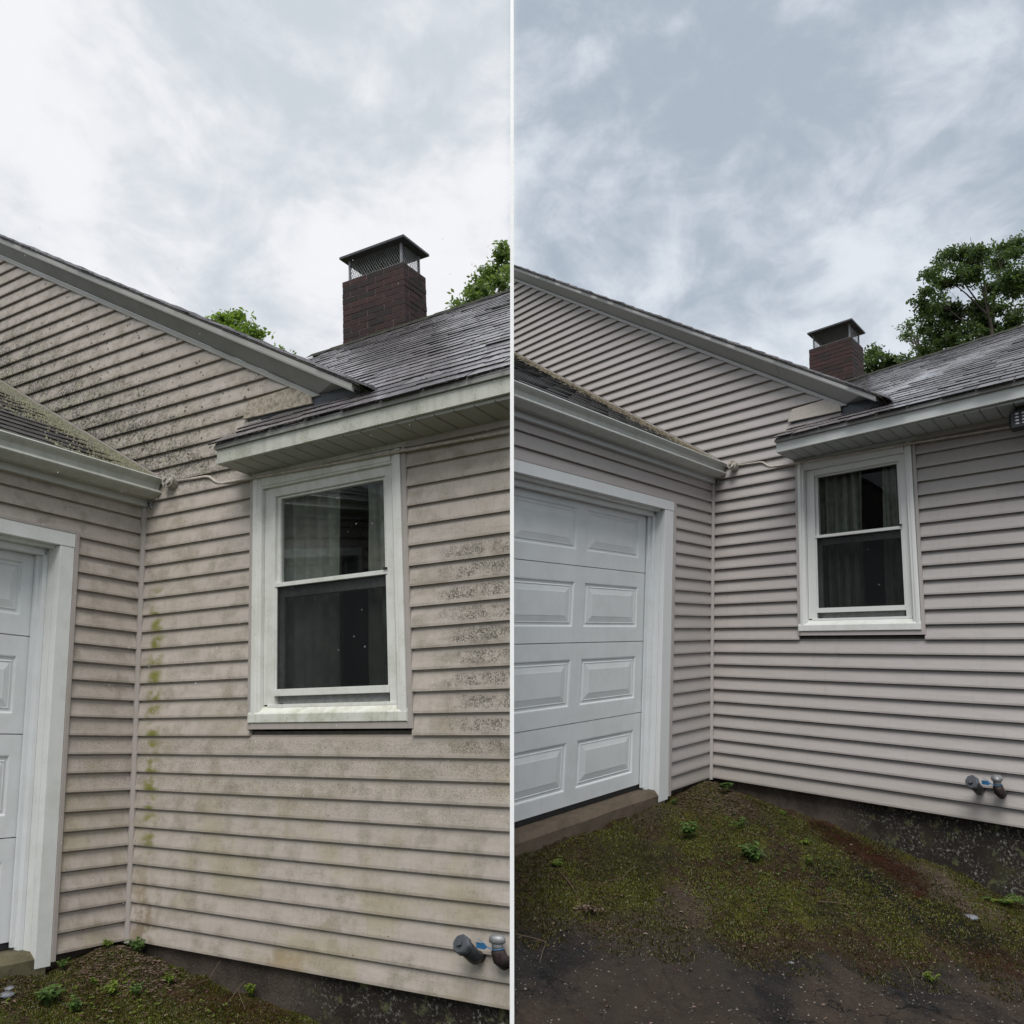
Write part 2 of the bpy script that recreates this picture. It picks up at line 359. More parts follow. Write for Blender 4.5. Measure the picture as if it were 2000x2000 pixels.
def screen_mat():
    m = bpy.data.materials.new('insect_screen'); m.use_nodes = True; g = G(m.node_tree); g.n.clear()
    t = g.node('ShaderNodeBsdfTransparent'); d = g.node('ShaderNodeBsdfDiffuse'); g.put(d.inputs[0], (.022, .024, .025))
    n = g.noise(hcoord(g), 3, 2); mx = g.node('ShaderNodeMixShader'); g.put(mx.inputs[0], g.ss(n, .3, .7, .30, .38))
    g.l.new(t.outputs[0], mx.inputs[1]); g.l.new(d.outputs[0], mx.inputs[2])
    o = g.node('ShaderNodeOutputMaterial'); g.l.new(mx.outputs[0], o.inputs[0]); return m
def leaf_mat(name, c0, c1, trans=.35):
    m = bpy.data.materials.new(name); m.use_nodes = True; g = G(m.node_tree); g.n.clear()
    r = g.node('ShaderNodeNewGeometry').outputs['Random Per Island']
    c = g.mix(r, c0, c1)
    d = g.node('ShaderNodeBsdfPrincipled'); g.put(d.inputs['Base Color'], c); d.inputs['Roughness'].default_value = .5
    t = g.node('ShaderNodeBsdfTranslucent'); g.put(t.inputs[0], g.mix(.5, c, (c1[0] * 1.4, c1[1] * 1.5, c1[2])))
    mx = g.node('ShaderNodeMixShader'); mx.inputs[0].default_value = trans; g.l.new(d.outputs[0], mx.inputs[1]); g.l.new(t.outputs[0], mx.inputs[2])
    o = g.node('ShaderNodeOutputMaterial'); g.l.new(mx.outputs[0], o.inputs[0]); return m

MT = {}
MT['felt_shade'] = flat('shingle_edge_felt_shade', (.008, .0075, .007), .95, spec=.15); MT['brick'] = brick_mat(); MT['concrete'] = concrete_mat()
MT['mortar'] = flat('mortar', (.08, .058, .048), .95, var=.5, scale=9)
MT['crown'] = flat('cement_crown', (.11, .10, .095), .8)
MT['lidmetal'] = flat('chimney_cap_metal', (.085, .085, .09), .45, .6)
MT['galv'] = flat('galvanised_metal', (.27, .275, .28), .55, .5)
MT['darkmetal'] = flat('dark_flashing', (.050, .060, .072), .45)
MT['glass'] = glass_mat('window_glass', (.86, .89, .88), .24); MT['screen'] = screen_mat()
MT['curtain'] = flat('curtain_cloth', (.24, .235, .20), .9, var=.15, scale=14)
MT['room'] = flat('dark_room', (.030, .032, .036), .9)
MT['sheath'] = flat('wall_core', (.10, .085, .07), .9)
MT['sashgrey'] = flat('aluminium_sash', (.20, .205, .20), .5, .1)
MT['black'] = flat('black_rubber', (.012, .012, .013), .6)
MT['iron'] = flat('rusty_iron', (.034, .022, .021), .65, .1, .4)
MT['darkiron'] = flat('dark_painted_iron', (.040, .042, .047), .42, .2)
MT['greyiron'] = flat('grey_iron_cap', (.075, .082, .092), .6, .2)
MT['blue'] = flat('blue_plastic', (.03, .13, .27), .45)
MT['led'] = flat('led_lens', (.45, .43, .46), .3)
MT['cable'] = flat('painted_conduit', (.45, .40, .35), .55)
MT['bark'] = flat('tree_bark', (.06, .05, .04), .9)
MT['white_post'] = flat('white_post_paint', (.93, .93, .93), .5, var=.01)
MT['leaf_dark'] = leaf_mat('leaves_dark', (.022, .048, .012), (.11, .165, .045), .5)
MT['leaf_lime'] = leaf_mat('leaves_lime', (.075, .14, .02), (.22, .32, .05), .55)
MT['leaf_weed'] = leaf_mat('leaves_weed', (.040, .085, .016), (.11, .19, .04), .3)
MT['leaf_weed_yellow'] = leaf_mat('leaves_weed_yellow', (.11, .16, .02), (.20, .27, .04), .35)
MT['leaf_dry'] = leaf_mat('leaves_dry', (.06, .038, .026), (.20, .135, .10), .1)
MT['twig'] = flat('dry_twig', (.10, .07, .045), .8)
MT['needle'] = leaf_mat('pine_needles_rust', (.020, .006, .004), (.085, .025, .012), .1)
MT['pebble'] = leaf_mat('pebbles', (.03, .027, .023), (.19, .165, .135), 0.0)
MT['tar'] = flat('grey_stone', (.13, .135, .15), .8, var=.4)
MT['inner'] = flat('box_inside', (.30, .27, .23), .7, var=.6, scale=60)

# ------------------------------------------------------------------ house
SL = .618
def rake(B): return 3.253 - SL * (B - .807)
def rakeB(H): return .807 + (3.253 - H) / SL
def flashH(B): return 2.703 - .617 * (B - .118)
def flashB(H): return .118 - (H - 2.703) / .617
def build_house(k):
    fr = FR[k]; D = k == 'L'
    P = lambda A, B, H: Vector(fr.P(A, B, H))
    lab = ('beige house in the left view, siding stained with mildew, green moss on garage roof' if D else
           'clean beige house in the right view, with the wide white panelled garage door')
    root = empty('house', P(0, 0, 0), label=lab, cat='house', group='the same house seen twice')
    SD = siding_mat(D)
    W = paint('trim_white_weathered' if D else 'trim_white', (.70, .695, .655) if D else (.69, .695, .675), .25 if D else 0.0, (.33, .35, .24), .45, .18 if D else .05)
    WS = paint('sill_white' + k, (.66, .66, .60) if D else (.68, .685, .66), .4 if D else .05, (.24, .25, .11), .5, .2 if D else .05, 9)
    WD = paint('door_white' + k, (.68, .70, .70) if D else (.655, .685, .69), .05, (.40, .40, .36), rough=.42, streak=.06)
    WJ = paint('door_casing_white' + k, (.70, .71, .69) if D else (.68, .70, .70), .12 if D else 0.0, (.38, .38, .30), .45, .1)
    RK = paint('rake_metal' + k, (.36, .355, .33) if D else (.37, .365, .36), .12 if D else 0, (.2, .2, .15), .5)
    RF = paint('rake_face' + k, (.29, .29, .265) if D else (.28, .28, .275), .10 if D else 0, (.1, .1, .08), .5)
    FA = paint('eave_fascia' + k, (.56, .56, .50) if D else (.56, .575, .555), .75 if D else 0.0, (.25, .26, .17), .45, .25 if D else .03)
    SF = paint('soffit_vinyl' + k, (.47, .48, .44) if D else (.47, .50, .50), .1 if D else 0.0, (.3, .3, .22), .55)
    GU = paint('gutter_metal' + k, (.46, .47, .42) if D else (.42, .435, .41), .2 if D else .1, (.2, .2, .16), .4, .22)
    TB = paint('beige_trim' + k, (.40, .355, .33) if D else (.42, .385, .365), .15 if D else 0, (.22, .22, .15), .5, .15 if D else 0)
    LI = paint('lichen_board' + k, (.40, .35, .28) if D else (.50, .455, .40), .85 if D else .05, (.07, .06, .035), .8, 0, 30)
    SH = shingle_mat('wet_shingle' + k, (.024, .021, .024), (.185, .165, .175), coat=1.0, wet=.14)
    SG = shingle_mat('garage_shingle' + k, (.014, .0135, .013), (.045, .043, .041), coat=.6, wet=.28, moss=(.060, .048, .005) if D else (.15, .125, .08))

    mS, gS, bS = new_mat('perforated_soffit' + k); hS_ = hcoord(gS)
    wv = gS.m('SINE', gS.m('MULTIPLY', gS.xyz(hS_)[0], 620.0)); wv2 = gS.m('SINE', gS.m('MULTIPLY', gS.xyz(hS_)[1], 620.0))
    gS.put(bS.inputs['Base Color'], gS.mix(gS.m('MULTIPLY', gS.ss(gS.m('MULTIPLY', wv, wv2), .1, .7), .55), gS.mix(gS.ss(gS.noise(hS_, 6, 3), .4, .7, 0, .25), (.42, .425, .38) if D else (.42, .45, .45), (.30, .30, .24)), (.10, .10, .09))); bS.inputs['Roughness'].default_value = .55
    SP = mS
    # ---- window wall: one board per course, split round the window
    wall = MB()
    wall.box(-.14, -.012, 0, .86, 0, 2.56).box(-.14, -.012, 1.89, 3.0, 0, 2.56).box(-.14, -.012, .86, 1.89, 0, 1.14).box(-.14, -.012, .86, 1.89, 2.50, 2.56)
    wall.loft([[(a, .84, 2.561), (a, 1.30, 2.561), (a, 1.30, 2.93), (a, -3.6, rake(-3.6)), (a, -3.6, flashH(-3.6) - .3), (a, 0, 2.561)] for a in (-.14, -.012)])
    wallB = wall.build('window_wall', fr, MT['sheath'], root)
    def board(par, wall_id, x0b, x1b, x1t, x0t, h0, h1):
        m = MB(); hl = h1 + .004
        prof = [(.022, h0), (.0222, h0 + .012), (.0035, h1 - .010), (-.003, h1 - .008), (-.003, hl), (-.009, hl), (-.009, h0 + .006), (.006, h0 + .004), (.006, h0)]
        L_, R_ = [], []
        for p, h in prof:
            t = min(1, max(0, (h - h0) / (h1 - h0)))
            l = x0b + (x0t - x0b) * t; r = x1b + (x1t - x1b) * t
            if wall_id == 'B': L_.append((p, l, h)); R_.append((p, r, h))
            else: L_.append((l, p, h)); R_.append((r, p, h))
        m.loft([L_, R_]); m.build('siding_board', fr, SD, par)
    nB = 62
    for n in range(nB):
        h0, h1 = n * E_, (n + 1) * E_
        if h1 <= 2.60:
            l, r = .039, 2.98
            segs = [(l, r)]
            if h1 > 1.16: segs = [(l, .880), (1.870, r)]
            for a_, b_ in segs: board(wallB, 'B', a_, b_, b_, a_, h0, h1)
        else:
            lb, lt = (flashB(h0) + .01, flashB(h1) + .01) if h0 > 2.703 else (.039, .039)
            rb, rt = min(1.30, rakeB(h0)), min(1.30, rakeB(h1))
            if n < 29: rb = rt = 1.30 if n > 25 else .95
            lb, lt = max(lb, -3.6), max(lt, -3.6)
            if rb - lb < .03: continue
            if rt < lt: rt = lt + .001
            board(wallB, 'B', lb, rb, rt, lt, h0, h1)
    # ---- garage wall
    gw = MB(); gw.box(0.0, .57, -.13, -.012, 0, 2.56).box(.57, 3.36, -.13, -.012, 2.25, 2.56).box(3.36, 3.95, -.13, -.012, 0, 2.56)
    wallA = gw.build('garage_wall', fr, MT['sheath'], root)
    for n in range(25):
        h0, h1 = n * E_, (n + 1) * E_
        if h1 <= 2.27: board(wallA, 'A', .039, .540, .540, .039, h0, h1); board(wallA, 'A', 3.40, 3.93, 3.93, 3.40, h0, h1)
        else: board(wallA, 'A', .039, 3.93, 3.93, .039, h0, h1)
    MB().loft([[(.0, .0, h), (.038, 0.0, h), (.038, .022, h), (.034, .026, h), (.026, .034, h), (.022, .038, h), (0, .038, h)] for h in (-.015, 2.51)]).build('corner_trim', fr, TB, root)
    # ---- garage door surround
    ca = MB().box(.568, .672, -.02, .024, -.05, 2.163); ca.build('door_casing', fr, WJ, root, bevel=.0015)
    MB().box(3.30, 3.40, -.02, .024, -.05, 2.163).build('door_casing', fr, WJ, root)
    MB().box(.566, 3.402, -.02, .026, 2.165, 2.244).build('door_header', fr, WJ, root, bevel=.0015)
    MB().box(.540, .566, 0, .030, -.03, 2.262).box(.566, 3.43, 0, .028, 2.2455, 2.262).box(3.403, 3.43, 0, .03, -.03, 2.245).build('door_channel', fr, TB, root)
    MB().box(.640, .6725, -.115, -.021, -.01, 2.18).build('door_jamb', fr, WJ, root); MB().box(3.30, 3.33, -.115, -.021, -.01, 2.18).build('door_jamb', fr, WJ, root)
    MB().box(.673, 3.299, -.115, -.021, 2.150, 2.18).build('head_jamb', fr, WJ, root)
    MB().box(.673, .705, -.116, -.075, .03, 2.149).box(.673, 3.28, -.116, -.075, 2.112, 2.149).build('door_stop', fr, WD, root, bevel=.002)
    MB().box(.705, .730, -.122, -.104, .045, 2.15).build('weather_strip', fr, WD, root)
    gd = box('garage_door', fr, MT['sheath'], root, .66, 3.34, -.19, -.172, .05, 2.2)
    hs = [.067, .586, 1.12, 1.652, 2.19]; cols = [(.80 + .63 * i, 1.345 + .63 * i) for i in range(4)]
    for i in range(4):
        h0, h1 = hs[i] + .0025, hs[i + 1] - .0025
        p0, p1 = [(.160, .472), (.695, 1.012), (1.225, 1.541), (1.762, 2.07)][i]
        s = MB(); F, Bk = -.130, -.170
        s.box(.69, 3.32, Bk, F, h0, p0); s.box(.69, 3.32, Bk, F, p1, h1)
        e = [.69] + [x for c in cols for x in c] + [3.32]
        for j in range(0, len(e), 2): s.box(e[j], e[j + 1], Bk, F, p0 + .0002, p1 - .0002)
        s.build('door_section', fr, WD, gd)
        for a0, a1 in cols:
            m = MB(); rings = []
            for off, d in ((0, F), (.006, F - .001), (.014, F - .011), (.026, F - .011), (.034, F - .005), (.036, F - .009), (.075, F - .001), (.078, F + .0005)):
                rings.append([(a0 + off, d, p0 + off), (a1 - off, d, p0 + off), (a1 - off, d, p1 - off), (a0 + off, d, p1 - off)])
            rings = [[(a0, Bk, p0), (a1, Bk, p0), (a1, Bk, p1), (a0, Bk, p1)]] + rings
            m.loft(rings); m.build('raised_panel', fr, WD, gd)
    MB().box(.69, 3.32, -.168, -.135, .035, .0665).build('door_seal', fr, MT['black'], root)
    sl = MB(); rr = random.Random(3)
    xs = [.60 + .19 * i for i in range(15)]
    sl.loft([[(a, -.60, -.5), (a, -.60, .032), (a, -.02 + 0, .030), (a, .022 + rr.uniform(-.004, .004), -.004 + rr.uniform(-.004, .003)), (a, .026 + rr.uniform(-.004, .004), -.10), (a, .02, -.5)] for a in xs])
    SLM = paint('slab_concrete' + k, (.105, .078, .055) if not D else (.12, .105, .06), .6, (.035, .030, .014), .85, .1, 12)
    sl.build('door_slab', fr, SLM, root)
    # ---- foundation
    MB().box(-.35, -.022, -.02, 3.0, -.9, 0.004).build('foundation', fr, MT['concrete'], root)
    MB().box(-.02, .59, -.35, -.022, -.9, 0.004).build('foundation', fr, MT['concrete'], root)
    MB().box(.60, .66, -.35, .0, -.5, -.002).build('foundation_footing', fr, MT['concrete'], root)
    # ---- rake of the gable
    Bl = -3.6
    def run(name, prof, Bend, mat, level=None):
        def ring(B_, lv):
            out = []
            for a, o in prof:
                Bp = B_ if lv is None else .807 + (3.253 + o - lv) / SL
                out.append((a, Bp, rake(Bp) + o))
            return out
        return MB().loft([ring(Bl, None), ring(Bend, level)]).build(name, fr, mat, root)
    run('rake_trim', [(-.012, 0), (.030, 0), (.030, .034), (-.012, .034)], 0, RK, 2.945)
    run('rake_board', [(-.012, .036), (.020, .036), (.120, .133), (.120, .150), (-.012, .150)], 0, RF, 2.957)
    run('rake_fascia', [(.122, .130), (.140, .130), (.143, .140), (.143, .168), (.135, .175), (.05, .175), (.05, .152), (.122, .152)], 1.640, RK)
    run('gable_roof', [(-3.4, .158), (.046, .158), (.046, .174), (.148, .177), (.148, .184), (-3.4, .184)], 1.69, SG)
    rr = random.Random(11)
    B_ = 1.745
    while B_ > -3.5:
        o = .186; B2 = B_ - .135; ov = rr.uniform(.150, .172)
        MB().loft([[(a, B_ + rr.uniform(-.008, .008), rake(B_) + o + .004), (a, B_, rake(B_) + o + .018 + rr.uniform(0, .006)), (a, B2 - .05, rake(B2 - .05) + o + .010), (a, B2 - .05, rake(B2 - .05) + o)] for a in (-.25, ov)]).build('edge_shingle', fr, SH, root)
        B_ = B2
    for jb in ((-.95, .1) if D else (.75, -.9)):
        MB().loft([[(a + .001, jb + d, rake(jb) + o) for a, o in ((.0205, .038), (.121, .134))] + [(a + .004, jb + d, rake(jb) + o) for a, o in ((.121, .134), (.0205, .038))] for d in (-.002, .002)]).build('rake_joint', fr, RK, root)
    MB().loft([[(a, 1.305, 2.80), (a, 1.80, 2.80), (a, 1.68, 2.935), (a, 1.50, 2.965), (a, 1.33, 3.02), (a, 1.305, 2.99)] for a in (-.012, .012)]).build('roof_flashing', fr, MT['darkmetal'], root)
    MB().loft([[(a, .815, 2.918), (a, 1.305, 2.906), (a, 1.30, 2.955), (a, 1.165, 3.035), (a, .857, 3.022)] for a in (.018, .034)]).build('bottom_board', fr, LI, root, bevel=.002)
    MB().box(.0, .012, .835, 1.3, 2.84, 2.915).build('step_flashing', fr, MT['darkmetal'], root)
    # ---- wing eave over the window
    er = lambda B: .012 * (B - .9)
    kl, hr0 = (.029, 4.89) if D else (.042, 4.745)
    AE, AR = .352, -3.1
    def wing(A, B):
        t = (AE - A) / (AE - AR); return (2.672 + er(B)) * (1 - t) + (hr0 + kl * (B - 3)) * t
    def lp(A0, A1, h0, h1, b0, b1, name, mat, bev=0, e=1):
        MB().loft([[(A0, b, h0 + e * er(b)), (A1, b, h0 + e * er(b)), (A1, b, h1 + e * er(b)), (A0, b, h1 + e * er(b))] for b in (b0, b1)]).build(name, fr, mat, root, bevel=bev)
    lp(.288, .312, 2.572, 2.650, .865, 3.0, 'eave_fascia', FA, .0015)
    lp(.285, .330, 2.651, 2.674, .858, 3.0, 'drip_edge', RF)
    ret = MB().loft([[(.0, b, 2.575), (.288, b, 2.575), (.288, b, 2.65), (.0, b, 2.80)] for b in (.856, .864)]); ret.build('eave_return', fr, FA, root)
    so = box('soffit', fr, MT['sheath'], root, -.01, .287, .866, 3.0, 2.590, 2.596)
    for i in range(21):
        b0 = .868 + i * .1016
        m = MB(); prof = [(b0, 2.578), (b0 + .004, 2.5735), (b0 + .094, 2.5735), (b0 + .098, 2.578), (b0 + .1005, 2.584), (b0 + .1005, 2.589), (b0, 2.589)]
        m.loft([[(a, b, h) for b, h in prof] for a in (.0, .2875)]); m.build('soffit_panel', fr, SP, so)
    lp(.0, .030, 2.536, 2.572, 1.885, 3.0, 'frieze_trim', TB, 0, .3)
    lp(.0, .026, 2.546, 2.572, .885, 1.884, 'window_head_trim', FA, 0, .3)
    # shingles of the wing: a slope of tabs
    roofW = MB().loft([[(AE - .02, b, wing(AE - .02, b) - .002), (AR, b, wing(AR, b) - .002), (AR, b, wing(AR, b) - .03), (AE - .02, b, wing(AE - .02, b) - .012)] for b in (.87, 3.0)])
    roofW.loft([[(-.16, b, wing(-.16, b) - .004), (AR, b, wing(AR, b) - .004), (AR, b, wing(AR, b) - .03), (-.16, b, wing(-.16, b) - .03)] for b in (-1.4, .87)])
    roofW = roofW.build('wing_roof', fr, SH, root)
    tabs = []; rr = random.Random(5 if D else 6); A = AE; c = 0
    while A > AR + .05:
        A2 = A - .118; b = .80 + (.11 if c % 2 else -.04) + rr.uniform(0, .04)
        if A < -.02: b -= .228 * 7
        while b < 2.95:
            b1 = b + .228; bb = max(b, .838) if A > -.1 else b
            bv = .807 + (3.253 + .2 - wing(A, 1.5)) / SL
            if b1 > bb + .04 and not (A <= -.02 and b1 < bv - .25): tabs.append((A, A2, bb, b1, rr.uniform(0, .0060) * rr.choice((1, 1, 1, 1.6)), rr.uniform(-.017, .017)))
            b = b1
        A = A2; c += 1
    def tab_mb(m, t):
        A, A2, b0, b1, lift, sh = t; g_ = .003; cut = rr.uniform(0, .010)
        A0 = A + sh * (1 if A < AE - .01 else .6)
        top = [(A0, b0 + g_, .0105 + lift), (A0 - cut, b1 - g_, .0105 + lift * .6), (A2 - .02, b1 - g_, .0062), (A2 - .02, b0 + g_, .0062)]
        m.loft([[(a, b, wing(a, b) + o - (.006 if j == 0 else 0) * 1.4) for a, b, o in top] for j in (0, 1)])
    order = sorted(tabs, key=lambda t: (P((t[0] + t[1]) / 2, (t[2] + t[3]) / 2, 3) - EYE).length)
    vis = [t for t in order if (P(t[0], t[2], 3).x * fr.sgn > 0)]
    for t in vis[:290]:
        m = MB(); tab_mb(m, t); dark_edges(m.build('shingle', fr, SH, roofW), fr, (1, 0, -.61), (0, 1, 0))
    m = MB()
    for t in vis[290:]: tab_mb(m, t)
    if m.v: dark_edges(m.build('shingle_field', fr, SH, roofW, kind='stuff'), fr, (1, 0, -.61), (0, 1, 0))
    r3 = np.random.default_rng(41); m = MB()
    for _ in range(2200 if D else 1700):
        t = vis[int(r3.integers(0, len(vis)))]; b = r3.uniform(t[2], t[3]); a = t[0] + abs(r3.normal(0, .004)); q = r3.uniform(.003, .009) * (1.5 if r3.random() < .08 else 1); z = wing(a, b) + .004
        if math.sin(b * 5 + a * 3) + math.sin(b * 11 - a * 17) + r3.normal(0, .8) < -.3: continue
        m.add([(a + q, b, z), (a, b + q * 1.8, z + .003), (a - q * .6, b, z + .008), (a, b - q * 1.8, z + .003), (a, b, z + q * .5 + .006)], [(0, 1, 4), (1, 2, 4), (2, 3, 4), (3, 0, 4)])
    m.build('roof_debris', fr, flat('roof_debris' + k, (.016, .015, .010), .95, var=.6), root, kind='stuff')
    # ridge caps with a mossy edge
    RM = flat('ridge_moss' + k, (.020, .021, .010), .95, var=.6, scale=12)
    b = -.9
    while b < 3.0:
        MB().loft([[(AR + .12, x, wing(AR + .12, x) + .014 + q), (AR, x, wing(AR, x) + .026 + q), (AR - .14, x, wing(AR, x) - .05 + q), (AR, x, wing(AR, x) + .02 + q)] for x, q in ((b, .006), (b + .24, 0))]).build('ridge_cap', fr, RM, root)
        b += .225
    # ---- garage roof
    gr = lambda B: 2.676 - .617 * (B - .118)
    roofG = MB().loft([[(a, .12, gr(.12) - .004), (a, -3.8, gr(-3.8) - .004), (a, -3.8, gr(-3.8) - .04), (a, .10, gr(.12) - .03)] for a in (.012, 3.98)]).build('garage_roof', fr, SG, root)
    rr = random.Random(9); B = .128; c = 0; tb = []
    while B > -3.7:
        B2 = B - .112; a = .014 - (.10 if c % 2 else .0)
        while a < 3.96:
            a1 = a + .20
            tb.append((max(a, .014), a1, B, B2, rr.uniform(0, .006))); a = a1
        B = B2; c += 1
    def gtab(m, t):
        a0, a1, B, B2, l = t; cut = rr.uniform(0, .008)
        top = [(a0 + .003, B + .0, .010 + l), (a1 - .003, B - cut, .010 + l * .5), (a1 - .003, B2 - .02, .003), (a0 + .003, B2 - .02, .003)]
        m.loft([[(a, b, gr(b) + o - (.008 if j == 0 else 0)) for a, b, o in top] for j in (0, 1)])
    tb = [t for t in tb if P(t[0], t[2], gr(t[2])).x * fr.sgn > 0 and t[1] - t[0] > .03]
    tb.sort(key=lambda t: t[0] * 1.6 + abs(t[2]) * .8)
    for t in tb[:290]: m = MB(); gtab(m, t); dark_edges(m.build('shingle', fr, SG, roofG), fr, (0, 1, -.617), (1, 0, 0))
    m = MB()
    for t in tb[290:]: gtab(m, t)
    if m.v: dark_edges(m.build('shingle_field', fr, SG, roofG, kind='stuff'), fr, (0, 1, -.617), (1, 0, 0))
    MB().loft([[(a, .125, flashH(.125) - .034), (a, .135, flashH(.135) + .002), (a, -3.6, flashH(-3.6) + .002), (a, -3.6, flashH(-3.6) - .034)] for a in (.002, .022)]).build('wall_flashing', fr, TB, root)
    # moss along the wall
    MM = leaf_mat('roof_moss_green', (.016, .019, .002), (.105, .095, .007), 0) if D else leaf_mat('roof_moss_dry', (.05, .04, .025), (.22, .185, .12), 0)
    r2 = np.random.default_rng(21 if D else 22); m = MB(); cnt = 0
    while cnt < (12000 if D else 8000):
        B = r2.uniform(-3.4 if not D else -1.9, .12); a = abs(r2.normal(0, .15 if D else .22)) + .03
        if D and r2.random() < .35: a = r2.uniform(0.03, .75) if math.sin(B * 9 + a * 7) > .55 else a
        dens = .5 + .5 * math.sin(B * 7.3 + a * 11) * math.sin(B * 3.1 + 1)
        if r2.random() > .35 + .65 * dens: continue
        s = r2.uniform(.007, .019) * (1.1 if a < .2 else .7); z = gr(B) + .006
        q = [(a + s * math.cos(t) * r2.uniform(.7, 1.2), B + s * math.sin(t) * r2.uniform(.7, 1.2), z - .617 * s * math.sin(t)) for t in (0, 1.57, 3.14, 4.71)]
        m.add(q + [(a, B, z + s * r2.uniform(.5, 1.1))], [(0, 1, 4), (1, 2, 4), (2, 3, 4), (3, 0, 4)]); cnt += 1
    m.build('roof_moss', fr, MM, root, kind='stuff')
    # gutter, its board and end bracket
    gp = [(.052, 2.668), (.052, 2.548), (.112, 2.546), (.160, 2.572), (.166, 2.580), (.163, 2.588), (.143, 2.602), (.148, 2.630), (.170, 2.650), (.178, 2.664), (.172, 2.672), (.160, 2.668), (.158, 2.655), (.07, 2.645)]
    MB().loft([[(a, b, h) for b, h in gp] for a in (.020, 3.98)]).build('gutter', fr, GU, root)
    MB().box(.020, 3.98, -.012, .051, 2.506, 2.60).build('garage_fascia', fr, SF, root, bevel=.002)
    MB().box(.02, .034, .075, .09, 2.49, 2.545).build('gutter_strap', fr, MT['sashgrey'], root)
    # closed body of the wing, so that its cut end reads as a wall
    EW = flat('end_wall_render' + k, (.36, .33, .30), .85, var=.08)
    def body(a0, a1, b0, b1, nm):
        aa = [a0 + (a1 - a0) * i / 6 for i in range(7)]
        def hh(a, b): return (wing(a, b) if a > AR else wing(AR, b) - .6 * (AR - a)) - .045
        MB().loft([[(aa[0], b, -.6)] + [(a, b, max(2.5, hh(a, b))) for a in aa] + [(aa[-1], b, -.6)] for b in (b0, b1)]).build(nm, fr, EW, root)
    body(-6.2, -3.1, -1.2, 3.0, 'rear_body'); body(-3.099, -.95, .2, 3.0, 'wing_body'); body(-.949, -.142, 1.895, 3.0, 'wing_body')
    MB().loft([[(AR, b, wing(AR, b) - .002), (-6.6, b, wing(AR, b) - .6 * 3.5), (-6.6, b, wing(AR, b) - .6 * 3.5 - .04), (AR, b, wing(AR, b) - .04)] for b in (-1.4, 3.0)]).build('rear_roof', fr, SG, root)
    # ---- window
    w = empty('window', P(0, 1.375, 1.85)); w.parent = root; w.location = P(0, 1.375, 1.85) - P(0, 0, 0)
    MB().box(0, .024, .872, .897, 1.150, 2.556).build('side_channel', fr, TB, w); MB().box(0, .024, 1.853, 1.878, 1.150, 2.56).build('side_channel', fr, TB, w)
    MB().box(0, .029, .8975, 1.8525, 1.150, 1.180).build('bottom_channel', fr, TB, w)
    for b0, b1, s in ((.900, .955, 1), (1.793, 1.850, -1)):
        x = [b0, b1] if s > 0 else [b1, b0]
        q = lambda t: x[0] + (x[1] - x[0]) * t
        MB().loft([[(0, q(0), h), (.034, q(0), h), (.036, q(.2), h), (.036, q(.5), h), (.028, q(.6), h), (.028, q(.85), h), (.020, q(1), h), (-.02, q(1), h)] for h in (1.229, 2.543)]).build('casing', fr, W, w)
    MB().box(-.02, .030, .956, 1.792, 2.488, 2.543).box(-.02, .020, .956, 1.792, 2.476, 2.488).build('head_casing', fr, W, w)
    MB().loft([[(-.06, b, 1.276), (-.02, b, 1.272), (.034, b, 1.232), (.037, b, 1.227), (.037, b, 1.186), (.033, b, 1.182), (-.06, b, 1.182)] for b in (.884, 1.852)]).build('sill', fr, WS, w)
    MB().box(-.075, -.008, .957, 1.028, 1.277, 2.475).box(-.075, -.008, 1.738, 1.791, 1.277, 2.475).box(-.075, -.008, 1.0285, 1.7375, 2.425, 2.475).box(-.075, -.004, .985, 1.78, 1.262, 1.279).build('frame', fr, W, w, bevel=.001)
    us = MB().box(-.060, -.028, 1.029, 1.052, 1.933, 2.424).box(-.060, -.028, 1.716, 1.737, 1.933, 2.424).box(-.060, -.028, 1.0525, 1.7155, 2.412, 2.424)
    us.build('upper_sash', fr, W, w)
    box('upper_pane', fr, MT['glass'], w, -.047, -.043, 1.052, 1.716, 1.925, 2.412)
    MB().box(-.058, -.004, 1.0285, 1.7375, 1.909, 1.932).build('meeting_rail', fr, W, w, bevel=.0015)
    ls = MB().box(-.070, -.040, 1.030, 1.07, 1.285, 1.908).box(-.070, -.040, 1.72, 1.737, 1.285, 1.908).box(-.070, -.035, 1.0705, 1.7195, 1.853, 1.908).box(-.070, -.030, 1.0705, 1.7195, 1.280, 1.345)
    ls.build('lower_sash', fr, MT['sashgrey'], w)
    box('lower_pane', fr, MT['glass'], w, -.058, -.054, 1.07, 1.72, 1.345, 1.853)
    box('insect_screen', fr, MT['screen'], w, -.018, -.017, 1.0285, 1.7375, 1.355, 1.909)
    MB().box(-.024, -.004, 1.029, 1.737, 1.322, 1.358).box(-.024, -.010, 1.029, 1.040, 1.3585, 1.9085).box(-.024, -.010, 1.728, 1.737, 1.3585, 1.9085).build('screen_frame', fr, W, w, bevel=.001)
    box('latch', fr, MT['black'], w, -.004, .006, 1.722, 1.742, 1.932, 1.943)
    rm = MB().box(-.9, -.15, .58, .60, 1.0, 2.52).box(-.9, -.15, 1.862, 1.882, 1.0, 2.52).box(-.9, -.15, .60, 1.862, 1.0, 1.02).box(-.9, -.15, .60, 1.862, 2.50, 2.52).box(-.92, -.9, .58, 1.882, 1.0, 2.52)
    rm.box(-.15, -.076, .86, .985, 1.15, 2.5).box(-.15, -.076, 1.78, 1.89, 1.15, 2.5); rm.build('room', fr, MT['room'], w)
